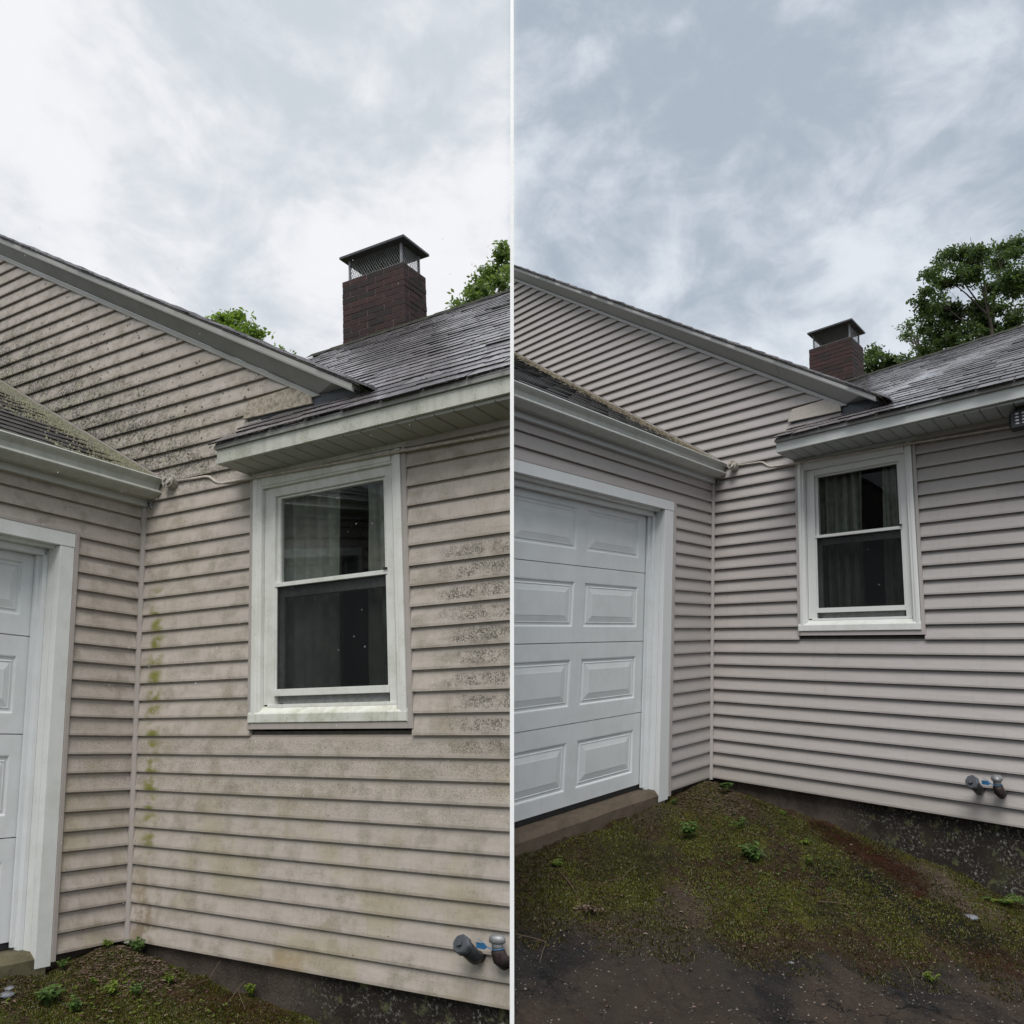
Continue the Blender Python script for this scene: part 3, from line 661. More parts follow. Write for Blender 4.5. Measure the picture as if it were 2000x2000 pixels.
    for b0, b1, sd in ((.93, 1.395, 1), (1.555, 1.84, 2)):
        n = 46; v = []; f = []; q = random.Random(sd)
        ph = [q.uniform(0, 6) for _ in range(3)]
        for j, h in enumerate((1.17, 1.5, 2.0, 2.48)):
            for i in range(n):
                t = i / (n - 1); a = -.125 + .022 * math.sin(t * (38 if sd == 1 else 22) + ph[0]) + .010 * math.sin(t * 71 + ph[1] + h) + .008 * math.sin(t * 9 + h * 2)
                v.append((a, b0 + (b1 - b0) * t + .01 * math.sin(h * 3) * (1 if i == 0 or i == n - 1 else 0), h))
        for j in range(3):
            for i in range(n - 1): f.append((j * n + i, j * n + i + 1, (j + 1) * n + i + 1, (j + 1) * n + i))
        MB().add(v, f).build('curtain', fr, MT['curtain'], w, smooth=True)
    # ---- chimney behind the ridge
    top = 5.585 if D else 5.395; B0, B1, A1, A0 = -.665, .035, -3.30, -3.74
    ch = MB().box(A0 + .004, A1 - .004, B0 + .004, B1 - .004, 3.9, top - .004).build('chimney', fr, MT['mortar'], root)
    ce = .0635; gap = .007; q = random.Random(4)
    n = int((top - 4.1) / ce)
    shared = {}
    for i in range(n):
        h1 = top - i * ce; h0 = h1 - ce + gap
        def brick(a0, a1, b0, b1):
            j = q.uniform(-.003, .003)
            MB().box(a0 + j * .5, a1 + j * .5, b0 + j, b1 + j, h0, h1).build('brick', fr, MT['brick'], ch, bevel=.002)
        bl = .19; odd = i % 2
        b = B0
        xs = [B0]
        b = B0 + (bl if odd else bl * .5)
        while b < B1 - .05: xs.append(b); b += bl
        xs.append(B1)
        for j in range(len(xs) - 1): brick(A1 - .09, A1, xs[j] + (gap / 2 if j else 0), xs[j + 1] - (gap / 2 if j < len(xs) - 2 else 0))
        ys = [A1 - .09 - gap]; a = A1 - .09 - (bl * .5 if odd else bl)
        while a > A0 + .06: ys.append(a); a -= bl
        ys.append(A0)
        for j in range(len(ys) - 1): brick(ys[j + 1] + gap / 2, ys[j] - gap / 2, B1 - .09, B1)
    MB().loft([[(A0 + .03, B0 + .03, top - .003), (A1 - .03, B0 + .03, top - .003), (A1 - .03, B1 - .03, top - .003), (A0 + .03, B1 - .03, top - .003)],
               [(A0 + .08, B0 + .08, top + .045), (A1 - .08, B0 + .08, top + .045), (A1 - .08, B1 - .08, top + .045), (A0 + .08, B1 - .08, top + .045)]]).build('crown', fr, MT['crown'], ch)
    z0, z1 = top + .012, top + .245; a0, a1, b0, b1 = A0 + .05, A1 - .05, B0 + .06, B1 - .05
    lid = MB(); lo = [(A0 - .02, B0 - .0, z1), (A1 + .05, B0 - .0, z1), (A1 + .05, B1 + .035, z1), (A0 - .02, B1 + .035, z1)]
    lo2 = [(x, y, z + .012) for x, y, z in lo]; inn = [(A0 + .12, B0 + .15, z1 + .045), (A1 - .10, B0 + .15, z1 + .045), (A1 - .10, B1 - .12, z1 + .045), (A0 + .12, B1 - .12, z1 + .045)]
    lid.loft([[(x, y, z - .012) for x, y, z in lo], lo2, inn]); lid.build('cap_lid', fr, MT['lidmetal'], ch)
    ms = MB()
    def wires(p0, du, wlen):
        sp = .028; hgt = z1 - z0; r = .0018
        k0 = -int(hgt / sp) - 1
        for s_ in (1, -1):
            for i in range(k0, int(wlen / sp) + int(hgt / sp) + 2):
                x0 = i * sp; pts = []
                for t in np.linspace(0, 1, 9):
                    x = x0 + s_ * t * hgt * .55
                    if 0 <= x <= wlen: pts.append((x, t * hgt))
                if len(pts) < 2: continue
                (xa, ya), (xb, yb) = pts[0], pts[-1]
                pa = (p0[0] + du[0] * xa, p0[1] + du[1] * xa, z0 + ya); pb = (p0[0] + du[0] * xb, p0[1] + du[1] * xb, z0 + yb)
                ms.tube([pa, pb], r, 3)
    wires((a1, b0), (0, 1), b1 - b0); wires((a0, b0), (0, 1), b1 - b0); wires((a0, b0), (1, 0), a1 - a0); wires((a0, b1), (1, 0), a1 - a0)
    ms.build('spark_mesh', fr, MT['galv'], ch)
    for a, b in ((a0, b0), (a0, b1), (a1, b0), (a1, b1)):
        MB().box(a - .010, a + .010, b - .010, b + .010, z0 - .02, z1).build('cap_post', fr, MT['galv'], ch)
    MB().box(a1 - .004, a1 + .012, b0, b1, z0 - .02, z0 + .012).box(a0, a1, b1 - .004, b1 + .01, z0 - .02, z0 + .012).build('mesh_rail', fr, MT['galv'], ch)
    return root
HOUSE = {k: build_house(k) for k in 'LR'}

# ------------------------------------------------------------------ things on the walls
def disc(m, c, ax, r, l, n=12, r2=None):
    c = Vector(c); ax = Vector(ax).normalized(); m.tube([c, c + ax * l], [r, r if r2 is None else r2], n); return m
def small(k):
    fr = FR[k]; side = 'stained' if k == 'L' else 'clean'
    # outlet box beside the gutter end
    e = empty('junction_box', fr.P(.0, .262, 2.63), label='round weathered electrical box on the %s siding beside the gutter end' % side, cat='junction box', group='round boxes beside the gutter ends')
    BX = paint('box_paint' + k, (.40, .37, .32), .6 if k == 'L' else .3, (.10, .09, .07), .7, 0, 40)
    m = MB(); disc(m, (.008, .258, 2.628), (1, .05, .1), .043, .055, 16); m.build('box_body', fr, BX, e)
    m = MB(); disc(m, (.063, .261, 2.634), (1, .05, .1), .046, .008, 16); m.build('box_rim', fr, BX, e)
    m = MB(); disc(m, (.0712, .2612, 2.6348), (1, .05, .1), .036, .002, 16); m.build('box_face', fr, MT['inner'], e)
    m = MB(); disc(m, (.073, .247, 2.643), (1, .05, .1), .014, .020, 10); disc(m, (.073, .277, 2.620), (1, .05, .1), .014, .018, 10); disc(m, (.073, .245, 2.612), (1, .05, .1), .008, .014, 8); m.build('knockout', fr, BX, e)
    pts = [(.018, .30, 2.634), (.018, .52, 2.624), (.018, .555, 2.616), (.018, .60, 2.580), (.018, .625, 2.566), (.018, .66, 2.560), (.03, .80, 2.552), (.048, .88, 2.544)]
    pts += [(.050, 1.2, 2.534), (.050, 1.6, 2.524), (.050, 1.88, 2.519), (.042, 2.4, 2.507), (.042, 2.98, 2.496)]
    # rounded by subdivision
    P2 = []
    for i in range(len(pts) - 1):
        for t in (0, .5): P2.append(tuple(pts[i][j] * (1 - t) + pts[i + 1][j] * t for j in range(3)))
    P2.append(pts[-1])
    m = MB().tube(P2, .0085, 8)
    m.build('conduit', fr, MT['cable'], None, smooth=True, label='beige cable from the round box across the %s wall and window head' % side, cat='cable', group='cables over the windows')
    # fill pipe
    e = empty('fill_pipe', fr.P(0, 2.17, .19), label='short dark pipe with big grey screw cap on the %s wall' % side, cat='pipe', group='capped fill pipes on the walls')
    m = MB(); disc(m, (.0, 2.165, .190), (1, 0, 0), .026, .07, 14); m.build('stub', fr, MT['iron'], e, smooth=True)
    m = MB().tube([(.045, 2.170, .188), (.065, 2.166, .196), (.10, 2.156, .225), (.125, 2.149, .245)], [.027, .032, .033, .034], 16); m.build('elbow', fr, MT['darkiron'], e, smooth=True)
    ax = Vector((.8, -.18, .42)).normalized(); c = Vector((.122, 2.150, .243))
    m = MB(); disc(m, c, ax, .043, .026, 8); m.build('screw_cap', fr, MT['greyiron'], e, bevel=.003)
    m = MB(); disc(m, c + ax * .0255, ax, .037, .004, 14); disc(m, c + ax * .029, ax, .016, .016, 6); m.build('cap_nut', fr, MT['greyiron'], e, bevel=.0015)
    # vent pipe
    e = empty('vent_pipe', fr.P(0, 2.29, .19), label='rusty vent elbow with shiny mushroom cap on the %s wall' % side, cat='pipe', group='capped vent pipes on the walls')
    m = MB(); disc(m, (.0, 2.300, .190), (1, 0, 0), .020, .05, 14); m.build('stub', fr, MT['iron'], e, smooth=True)
    m = MB().tube([(.03, 2.302, .188), (.055, 2.298, .188), (.075, 2.290, .205), (.08, 2.284, .232), (.08, 2.282, .240)], [.024, .031, .033, .030, .027], 16); m.build('elbow', fr, MT['iron'], e, smooth=True)
    m = MB(); disc(m, (.08, 2.282, .238), (0, 0, 1), .024, .034, 14); m.build('neck', fr, MT['galv'], e, smooth=True)
    m = MB().tube([(.08, 2.282, .266), (.08, 2.282, .270), (.08, 2.282, .285), (.08, 2.282, .295), (.08, 2.282, .299)], [.030, .034, .034, .026, .008], 18); m.build('mushroom_cap', fr, MT['galv'], e, smooth=True)
    e = empty('plastic_tag', fr.P(.1, 2.25, .25), label='small blue plastic tag tied round the vent pipe on the %s wall' % side, cat='tag', group='blue tags on the vent pipes')
    m = MB(); m.loft([[(.098, 2.195, .238), (.104, 2.235, .238), (.104, 2.250, .249), (.104, 2.235, .262), (.098, 2.195, .262)], [(.100, 2.195, .238), (.106, 2.235, .238), (.106, 2.250, .249), (.106, 2.235, .262), (.100, 2.195, .262)]]); m.build('tag_plate', fr, MT['blue'], e)
    m = MB().tube([(.104, 2.248, .250), (.110, 2.262, .246), (.112, 2.282, .242), (.10, 2.305, .245), (.08, 2.312, .247)], .0022, 5); m.tube([(.104, 2.236, .262), (.104, 2.218, .270), (.102, 2.205, .276)], .0016, 5); m.build('tie', fr, MT['blue'], e)
for k in 'LR': small(k)
def floodlight():
    fr = FR['R']
    e = empty('floodlight', fr.P(.2, 2.66, 2.5), label='black security floodlight with rows of small lenses under the eave at the right edge', cat='floodlight')
    c = (.19, 2.70, 2.49); bl = MT['black']
    m = MB().loft([[(.10, b, 2.455), (.215, b, 2.41), (.245, b, 2.43), (.235, b, 2.54), (.12, b, 2.58)] if 2.56 < b < 2.86 else [(.13, b, 2.47), (.20, b, 2.44), (.22, b, 2.455), (.215, b, 2.52), (.14, b, 2.55)] for b in (2.548, 2.565, 2.85, 2.87)])
    m.build('lamp_body', fr, bl, e)
    MB().box(.15, .21, 2.60, 2.66, 2.545, 2.573).build('mounting_plate', fr, bl, e)
    for i in range(5):
        for j in range(4):
            b = 2.600 + i * .040; h = 2.452 + j * .022; a = .2455 + (.43 - .43) - (h - 2.43) * .091
            m = MB().loft([[(a + d, b + .013 * s * math.cos(t), h + .0065 * s * math.sin(t)) for t in [q * math.pi / 4 for q in range(8)]] for d, s in ((-.004, 1), (.002, 1), (.004, .6))])
            m.build('lens', fr, MT['led'], e)
floodlight()

# ------------------------------------------------------------------ white post between the two views
def post():
    y, w = 2.42, .0121
    m = MB().box(-w / 2 - .0004, w / 2 + .0004, y, y + w, .05, 4.9)
    me = raw_mesh('dividing_post', m.v, m.f, MT['white_post'])
    o = link('dividing_post', me, (0, 0, 0)); tag(o, label='tall thin white post standing between the stained house and the clean house', cat='post')
post()

# ------------------------------------------------------------------ ground
def sm(x, a, b): t = np.clip((x - a) / (b - a), 0, 1); return t * t * (3 - 2 * t)
def hg(A, B):
    near = np.interp(B, [-1, 0, .2, .55, .9, 1.2, 1.7, 2.3, 3, 6], [-.05, -.04, -.085, -.125, -.175, -.215, -.30, -.42, -.5, -.62])
    far = -.06 - .16 * np.clip(B, 0, 3.2)
    w = sm(A, 0, .55)
    h = near * (1 - w) + far * w
    h = h + .05 * np.exp(-((A - .22) ** 2 + (B - .12) ** 2) / .03)
    h = h + .045 * sm(B, .5, .9) * np.exp(-((A - .55) ** 2) / .09) * sm(2.4 - B, 0, .8)
    return h + .006 * np.sin(A * 9 + B * 7) + .005 * np.sin(A * 17 - B * 13 + 1)
VG = [(np.random.default_rng(70 + i).normal(0, 1, (200, 200)), c, a) for i, (c, a) in enumerate(((.055, .0062), (.14, .010), (.024, .0032)))]
def vnoise(x, y):
    out = 0
    for gr_, c, a in VG:
        u = x / c + 100.5; v = y / c; u = np.mod(u, 198); v = np.mod(v, 198); i = np.floor(u).astype(int); j = np.floor(v).astype(int); f = u - i; g2 = v - j
        f = f * f * (3 - 2 * f); g2 = g2 * g2 * (3 - 2 * g2)
        out = out + a * (gr_[i, j] * (1 - f) * (1 - g2) + gr_[i + 1, j] * f * (1 - g2) + gr_[i, j + 1] * (1 - f) * g2 + gr_[i + 1, j + 1] * f * g2)
    return out
def ground_z(x, y):
    out = {}
    for k in 'LR':
        fr = FR[k]; z = np.full_like(x, .2)
        for _ in range(6):
            P = np.stack([x, y, z], -1) - fr.C; H = P @ fr.Mi.T
            z = z + (hg(H[..., 0], H[..., 1]) - H[..., 2]) / fr.Mi[2, 2]
        out[k] = z
    w = sm(x, -.024, 0.0); z = out['L'] * (1 - w) + out['R'] * w
    z = z + vnoise(x, y)
    r = np.sqrt(x ** 2 + (y - 3.5) ** 2); f = sm(r, 5.0, 9.0)
    return z * (1 - f) + (-.05) * f
def ground_mat():
    m, g, b = new_mat('mossy_ground'); hc = hcoord(g); A, B, H = g.xyz(hc)
    wx = g.xyz(g.node('ShaderNodeNewGeometry').outputs['Position'])[0]; isR = g.ss(wx, -.05, 0)
    pos = g.node('ShaderNodeNewGeometry').outputs['Position']
    n1 = g.noise(pos, 2.2, 4, .6); n2 = g.noise(pos, 11, 4, .65); n3 = g.noise(pos, 55, 4, .7); n4 = g.noise(pos, 170, 3, .7)
    soil = g.mix(n3, (.012, .007, .004), (.060, .034, .017))
    moss = g.mix(g.ss(n2, .35, .65), (.018, .018, .003), (.080, .076, .008))
    moss = g.mix(g.ss(n3, .45, .65, 0, .7), moss, (.024, .015, .005)); moss = g.mix(g.ss(g.noise(pos, 1.1, 3, .6), .5, .62, 0, .6), moss, (.014, .013, .004))
    c = g.mix(g.ss(g.m('ADD', g.m('MULTIPLY', n1, .55), g.m('MULTIPLY', n2, .45)), .455, .515), soil, moss)
    asp = g.mix(g.ss(n4, .35, .7), (.007, .0065, .0065), (.032, .028, .026))
    asp = g.mix(g.ss(n1, .40, .58, 0, .8), asp, g.mix(n3, (.028, .019, .013), (.092, .068, .050)))
    bluish = g.ss(n2, .5, .66, 0, .4); asp = g.mix(bluish, asp, (.008, .0085, .011))
    s = g.m('ADD', g.m('ADD', A, g.m('MULTIPLY', B, .75)), g.m('MULTIPLY', g.m('SUBTRACT', n1, .5), 1.3))
    s = g.m('ADD', s, g.m('MULTIPLY', g.m('SUBTRACT', n2, .5), .5))
    fa = g.m('MULTIPLY', g.ss(s, 2.42, 2.72), isR)
    c = g.mix(fa, c, asp)
    v = g.vor(pos, 95); vc = g.vor(pos, 95, 'Color')
    sp = g.m('LESS_THAN', v, g.m('MULTIPLY', g.ss(vc, .55, 1.0), .34))
    c = g.mix(g.m('MULTIPLY', sp, g.m('MULTIPLY', g.m('ADD', .15, g.m('MULTIPLY', fa, .85)), .75)), c, (.15, .135, .115))
    cr = g.node('ShaderNodeTexVoronoi', feature='DISTANCE_TO_EDGE'); g.put(cr.inputs['Vector'], g.vm('ADD', pos, g.vm('MULTIPLY', g.comb(n2, n1, n3), (.35, .35, 0)))); cr.inputs['Scale'].default_value = 2.6
    crk = g.m('MULTIPLY', g.ss(cr.outputs[0], .016, .004), g.m('MULTIPLY', fa, g.ss(n2, .38, .50)))
    c = g.mix(g.m('MULTIPLY', crk, .9), c, (.003, .003, .003))
    def patch(a0, b0, ra, rb, col, amt, c, only=None, r0=1.0):
        d = g.m('ADD', g.m('POWER', g.m('DIVIDE', g.m('ABSOLUTE', g.m('SUBTRACT', A, a0)), ra), 2.0), g.m('POWER', g.m('DIVIDE', g.m('ABSOLUTE', g.m('SUBTRACT', B, b0)), rb), 2.0))
        d = g.m('ADD', d, g.m('MULTIPLY', g.m('SUBTRACT', n2, .5), 2.2))
        f = g.m('MULTIPLY', g.ss(d, 1.25, .5), amt)
        if only == 'R': f = g.m('MULTIPLY', f, isR)
        if only == 'L': f = g.m('MULTIPLY', f, g.m('SUBTRACT', 1.0, isR))
        return g.mix(f, c, col)
    c = g.mix(g.m('MULTIPLY', g.m('SUBTRACT', 1.0, isR), g.ss(n2, .36, .55, 0, .8)), c, g.mix(n3, (.020, .030, .004), (.095, .115, .010)))
    tan = g.mix(g.ss(n4, .3, .7), (.045, .032, .024), (.135, .10, .078))
    c = patch(.25, 1.95, .22, .42, tan, .9, c, 'R')
    c = patch(1.5, 1.0, .26, .16, g.mix(n4, (.035, .025, .020), (.095, .070, .055)), .75, c, 'R')
    c = patch(.20, .20, .22, .20, g.mix(n3, (.045, .034, .020), (.13, .105, .068)), .9, c)
    c = patch(.30, .50, .25, .35, g.mix(n3, (.02, .016, .008), (.05, .04, .02)), .5, c, 'R')
    c = patch(.22, 1.42, .22, .20, g.mix(n4, (.012, .004, .003), (.034, .011, .007)), .9, c, 'R')
    c = patch(.15, 1.15, .12, .30, g.mix(n4, (.014, .006, .004), (.045, .017, .010)), .7, c, 'L')
    c = patch(.85, .15, .35, .12, g.mix(n4, (.03, .022, .015), (.07, .055, .035)), .8, c)
    c = patch(.62, 1.8, .20, .60, (.005, .006, .0025), .9, c, 'R'); c = patch(2.1, 1.35, .5, .35, g.mix(n4, (.020, .015, .011), (.070, .054, .042)), .7, c, 'R')
    g.put(b.inputs['Base Color'], c); b.inputs['Roughness'].default_value = .9; b.inputs['Specular IOR Level'].default_value = .25
    g.put(b.inputs['Normal'], g.bump(g.m('ADD', g.m('ADD', g.m('MULTIPLY', n3, 1.2), n4), g.m('MULTIPLY', sp, .25)), .9, .012))
    return m
def build_ground():
    xs = np.concatenate([[-400, -150, -60, -25, -12, -8, -6], np.arange(-4.5, 4.5, .022), [4.7, 6, 8, 12, 25, 60, 150, 400]])
    ys = np.concatenate([[-400, -100, -30, -10, -4, -1, .5, 1.2], np.arange(1.7, 7.4, .022), [8, 9, 12, 20, 40, 90, 200, 600]])
    X, Y = np.meshgrid(xs, ys); Z = ground_z(X, Y)
    r = rng.normal(0, .0025, Z.shape); Z = Z + r
    n, m = len(xs), len(ys); V = np.stack([X, Y, Z], -1).reshape(-1, 3)
    idx = np.arange(n * m).reshape(m, n); F = np.stack([idx[:-1, :-1], idx[:-1, 1:], idx[1:, 1:], idx[1:, :-1]], -1).reshape(-1, 4)
    HL = (V - FR['L'].C) @ FR['L'].Mi.T; HR = (V - FR['R'].C) @ FR['R'].Mi.T
    at_ = np.where((V[:, :1] < -.02), HL, HR)
    me = raw_mesh('ground', V.tolist(), F.tolist(), ground_mat(), at_, True)
    link('ground', me, (0, 0, 0), kind='structure')
build_ground()
def gp(k, A, B):
    """point on the ground below house coordinates A, B"""
    p = FR[k].P(A, B, float(hg(np.array(A), np.array(B))))
    p[2] = float(ground_z(np.array([p[0]]), np.array([p[1]]))[0]); return p

# moss tufts, pebbles, litter: nobody could count them
def scatter(name, k, n, region, shape, mat, keep, **kw):
    fr = FR[k]; vs = []; fs = []; r = np.random.default_rng(hash_(name + k))
    A = r.uniform(region[0], region[1], n * 3); B = r.uniform(region[2], region[3], n * 3)
    kk = keep(A, B, r); A, B = A[kk][:n], B[kk][:n]
    H = hg(A, B); Pn = np.stack([A, B, H], -1) @ fr.M.T + fr.C
    ok = Pn[:, 0] * fr.sgn > .004; Pn = Pn[ok]; Pn[:, 2] = ground_z(Pn[:, 0], Pn[:, 1])
    ca, sa = None, None; nv = 0
    for p in Pn:
        v, f = shape(r); v = np.asarray(v) + p
        vs.append(v); fs += [tuple(i + nv for i in q) for q in f]; nv += len(v)
    me = raw_mesh(name, np.concatenate(vs).tolist(), fs, mat)
    return link(name, me, (0, 0, 0), kind='stuff', **kw)
def hash_(s): return sum(ord(c) * (i + 7) for i, c in enumerate(s))
def blade(r):
    h = r.uniform(.004, .012); w = r.uniform(.0022, .005); t = r.uniform(0, 6.28); c, s = math.cos(t), math.sin(t)
    lx, ly = r.normal(0, .004, 2)
    return [(-w * c, -w * s, -.002), (w * c, w * s, -.002), (lx, ly, h), (lx * .5 - w * s, ly * .5 + w * c, h * .5)], [(0, 1, 2), (0, 3, 2)]
def stone(r):
    s = .0012 + .0055 * r.random() ** 3; q = r.uniform(.6, 1.3, 6)
    return [(s * q[0], 0, 0), (0, s * q[1], 0), (-s * q[2], 0, 0), (0, -s * q[3], 0), (0, 0, s * q[4] * .8)], [(0, 1, 4), (1, 2, 4), (2, 3, 4), (3, 0, 4)]
def chip(r):
    l = r.uniform(.006, .018); w = r.uniform(.0015, .005); t = r.uniform(0, 6.28); c, s = math.cos(t), math.sin(t); z = r.uniform(.004, .010)
    return [(-l * c, -l * s, z), (w * s, -w * c, z + .002), (l * c, l * s, z + r.uniform(-.003, .004)), (-w * s, w * c, z)], [(0, 1, 2, 3)]
def crumb(r):
    l = r.uniform(.003, .009); w = r.uniform(.0015, .004); t = r.uniform(0, 6.28); c, s = math.cos(t), math.sin(t); z = r.uniform(.003, .008)
    return [(-l * c, -l * s, z), (w * s, -w * c, z + .002), (l * c, l * s, z + r.uniform(-.003, .004)), (-w * s, w * c, z)], [(0, 1, 2, 3)]
def needle(r):
    l = r.uniform(.018, .045); t = r.uniform(0, 6.28); c, s = math.cos(t), math.sin(t); z = r.uniform(.003, .016); w = .0007
    return [(-l * c - w * s, -l * s + w * c, z), (-l * c + w * s, -l * s - w * c, z), (l * c + w * s, l * s - w * c, z + .004), (l * c - w * s, l * s + w * c, z + .004)], [(0, 1, 2, 3)]
def nz(A, B, f=1.0, p=0): return np.sin(A * 6.1 * f + p) * np.sin(B * 5.3 * f + 1.7 + p) + .6 * np.sin(A * 13 * f - B * 9 * f + p)
MS1 = leaf_mat('moss_bright', (.030, .034, .004), (.145, .155, .014), .15)
MS2 = leaf_mat('moss_dark', (.014, .014, .003), (.075, .065, .007), .1)
MS3 = leaf_mat('soil_crumbs', (.016, .009, .005), (.13, .070, .032), 0)
LAB = {'L': 'below the stained wall', 'R': 'below the clean wall'}
for k, reg in (('L', (.0, 1.35, 0.03, 1.5)), ('R', (.0, 2.9, .03, 2.7))):
    nm = 30000 if k == 'L' else 60000
    lim = lambda A, B: (A + .75 * B < 2.6)
    scatter('moss', k, nm, reg, blade, MS1, lambda A, B, r: (nz(A, B) + .5 * np.exp(-((A - .6) ** 2 + (B - 1.1) ** 2) / .25) + r.normal(0, .35, A.shape) > (-.15 if k == 'L' else .15)) & lim(A, B) & ~((A > .6) & (B < .06)), label='bright olive moss cushions growing ' + LAB[k], cat='moss')
    scatter('moss', k, nm, reg, blade, MS2, lambda A, B, r: (nz(A, B, 1.4, 2) + r.normal(0, .6, A.shape) > -.2) & (A + .75 * B < 2.85), label='dark moss patches growing ' + LAB[k], cat='moss')
    scatter('soil_crumbs', k, nm // 4, reg, crumb, MS3, lambda A, B, r: (nz(A, B, .9, 4) + r.normal(0, .6, A.shape) > .2) & (A + .75 * B < 2.7), label='brown crumbs and bark litter ' + LAB[k], cat='litter')
    scatter('dry_litter', k, 1500, (.02, .55, .03, .65), chip, MT['leaf_dry'], lambda A, B, r: (np.hypot(A - .2, B - .2) + r.normal(0, .1, A.shape) < .32), label='pale dry litter heaped in the inner corner ' + LAB[k], cat='litter')
scatter('pebbles', 'R', 6500, (.1, 3.0, .1, 2.8), stone, MT['pebble'], lambda A, B, r: (A + .75 * B + r.normal(0, .45, A.shape) > 2.35), label='small pale pebbles strewn over the old asphalt', cat='pebbles')
scatter('pine_needles', 'R', 3600, (.02, .62, 1.0, 1.9), needle, MT['needle'], lambda A, B, r: (np.abs(A - .12 - .35 * (B - 1.15)) + r.normal(0, .05, A.shape) < .10), label='rust red pine needles drifted beside the clean wall foundation', cat='needles')
scatter('pine_needles', 'R', 420, (.55, 1.0, 2.15, 2.6), needle, MT['needle'], lambda A, B, r: (np.hypot(A - .77, B - 2.36) + r.normal(0, .04, A.shape) < .13), label='small clump of rust red needles near the lower right corner', cat='needles')
scatter('pine_needles', 'R', 1500, (.3, 2.8, .1, 2.6), needle, MT['needle'], lambda A, B, r: r.random(A.shape) > .4, label='thin scatter of brown needles over moss and asphalt', cat='needles')
scatter('pine_needles', 'L', 700, (.02, .5, .6, 1.5), needle, MT['needle'], lambda A, B, r: np.abs(A - .16) < .2, label='rust red needles beside the stained wall foundation', cat='needles')

# ------------------------------------------------------------------ weeds, fern, twigs
def leaf_quad(c, d, up, l, w, fold=.15):
    c = Vector(c); d = Vector(d).normalized(); s = d.cross(Vector(up)).normalized(); n = s.cross(d)
    p = [c, c + d * l * .3 + s * w * .5 + n * fold * w, c + d * l * .7 + s * w * .42 + n * fold * w, c + d * l - n * l * .1, c + d * l * .7 - s * w * .42 + n * fold * w, c + d * l * .3 - s * w * .5 + n * fold * w]
    return [tuple(x) for x in p], [(0, 1, 2, 3), (0, 3, 4, 5)]
def weed(k, A, B, size, nst, mat, label, group=None, name='weed'):
    p = Vector(gp(k, A, B)); e = empty(name, p, label=label, cat='weed', group=group)
    r = random.Random(int(A * 1000 + B * 77 + size * 999)); fol = MB(); st = MB()
    for i in range(nst):
        t = r.uniform(0, 6.28); ln = size * r.uniform(.6, 1.1); tilt = r.uniform(.2, .9)
        tip = p + Vector((math.cos(t) * tilt, math.sin(t) * tilt, 1.0)).normalized() * ln
        mid = p.lerp(tip, .5) + Vector((0, 0, ln * .1)); st.tube([p, mid, tip], [.0016, .0013, .0008], 4)
        for q in (mid, p.lerp(tip, .78), tip):
            for j in range(3):
                a = t + (j - 1) * 1.7 + r.uniform(-.4, .4); l = size * r.uniform(.24, .38)
                v, f = leaf_quad(q, (math.cos(a), math.sin(a), r.uniform(-.25, .25)), (0, 0, 1), l, l * .7); fol.add(v, f)
    fol.build('leaves', None, mat, e, clip=False, world=True); st.build('stems', None, MT['leaf_weed'], e, clip=False, world=True)
WG = 'small weeds in the moss'
Y_, G_ = MT['leaf_weed_yellow'], MT['leaf_weed']
for a in [('L', .876, .368, .085, 9, G_, 'leafy green weed at the lower left edge under the stained house'), ('L', .83, .52, .07, 7, G_, 'low weed at the bottom edge right of the leafy lower left weed'),
          ('L', .565, .474, .06, 6, Y_, 'yellow green weed in the moss left of centre below the stained wall'), ('L', .476, .56, .055, 6, G_, 'round leaved weed between two yellowish weeds below the stained wall'),
          ('L', .178, .501, .055, 4, Y_, 'thin weed beside the stained wall, a step right of the corner'), ('L', .07, .15, .085, 7, G_, 'upright green weed in the inner corner of the stained house'),
          ('L', .19, .045, .05, 5, Y_, 'yellow green tuft on the dry litter in the stained inner corner'), ('L', .52, .06, .05, 5, G_, 'tiny weed at the foot of the stained white door casing'),
          ('L', .02, .92, .06, 6, Y_, 'pale weed by the foundation at the lower right of the stained wall'), ('L', .55, .335, .04, 5, Y_, 'small round leaved weed near the middle of the left moss'),
          ('R', .93, .53, .10, 11, G_, 'largest leafy weed in the moss in front of the clean inner corner'), ('R', .89, 1.0, .11, 9, G_, 'dark green weed clump with long blades near the middle of the moss'),
          ('R', 1.774, .257, .06, 6, Y_, 'lime green weed near the door slab at the left'), ('R', .119, .231, .10, 6, G_, 'upright weed in the inner corner of the clean house'),
          ('R', 1.15, 2.16, .05, 6, Y_, 'small yellow weed on the asphalt at the lower right'), ('R', .50, 1.15, .06, 6, Y_, 'yellow green weed beside the rust red needles'),
          ('R', .16, .80, .05, 5, Y_, 'small weed at the foundation right of the clean corner'), ('R', .70, 1.28, .05, 4, Y_, 'tiny lime sprout right of the dark green clump'),
          ('R', .60, .72, .07, 6, G_, 'low weed between the clean corner and the dark green clump'), ('R', .58, .08, .045, 5, G_, 'small weed at the foot of the clean white door casing')]:
    weed(*a, group=WG)
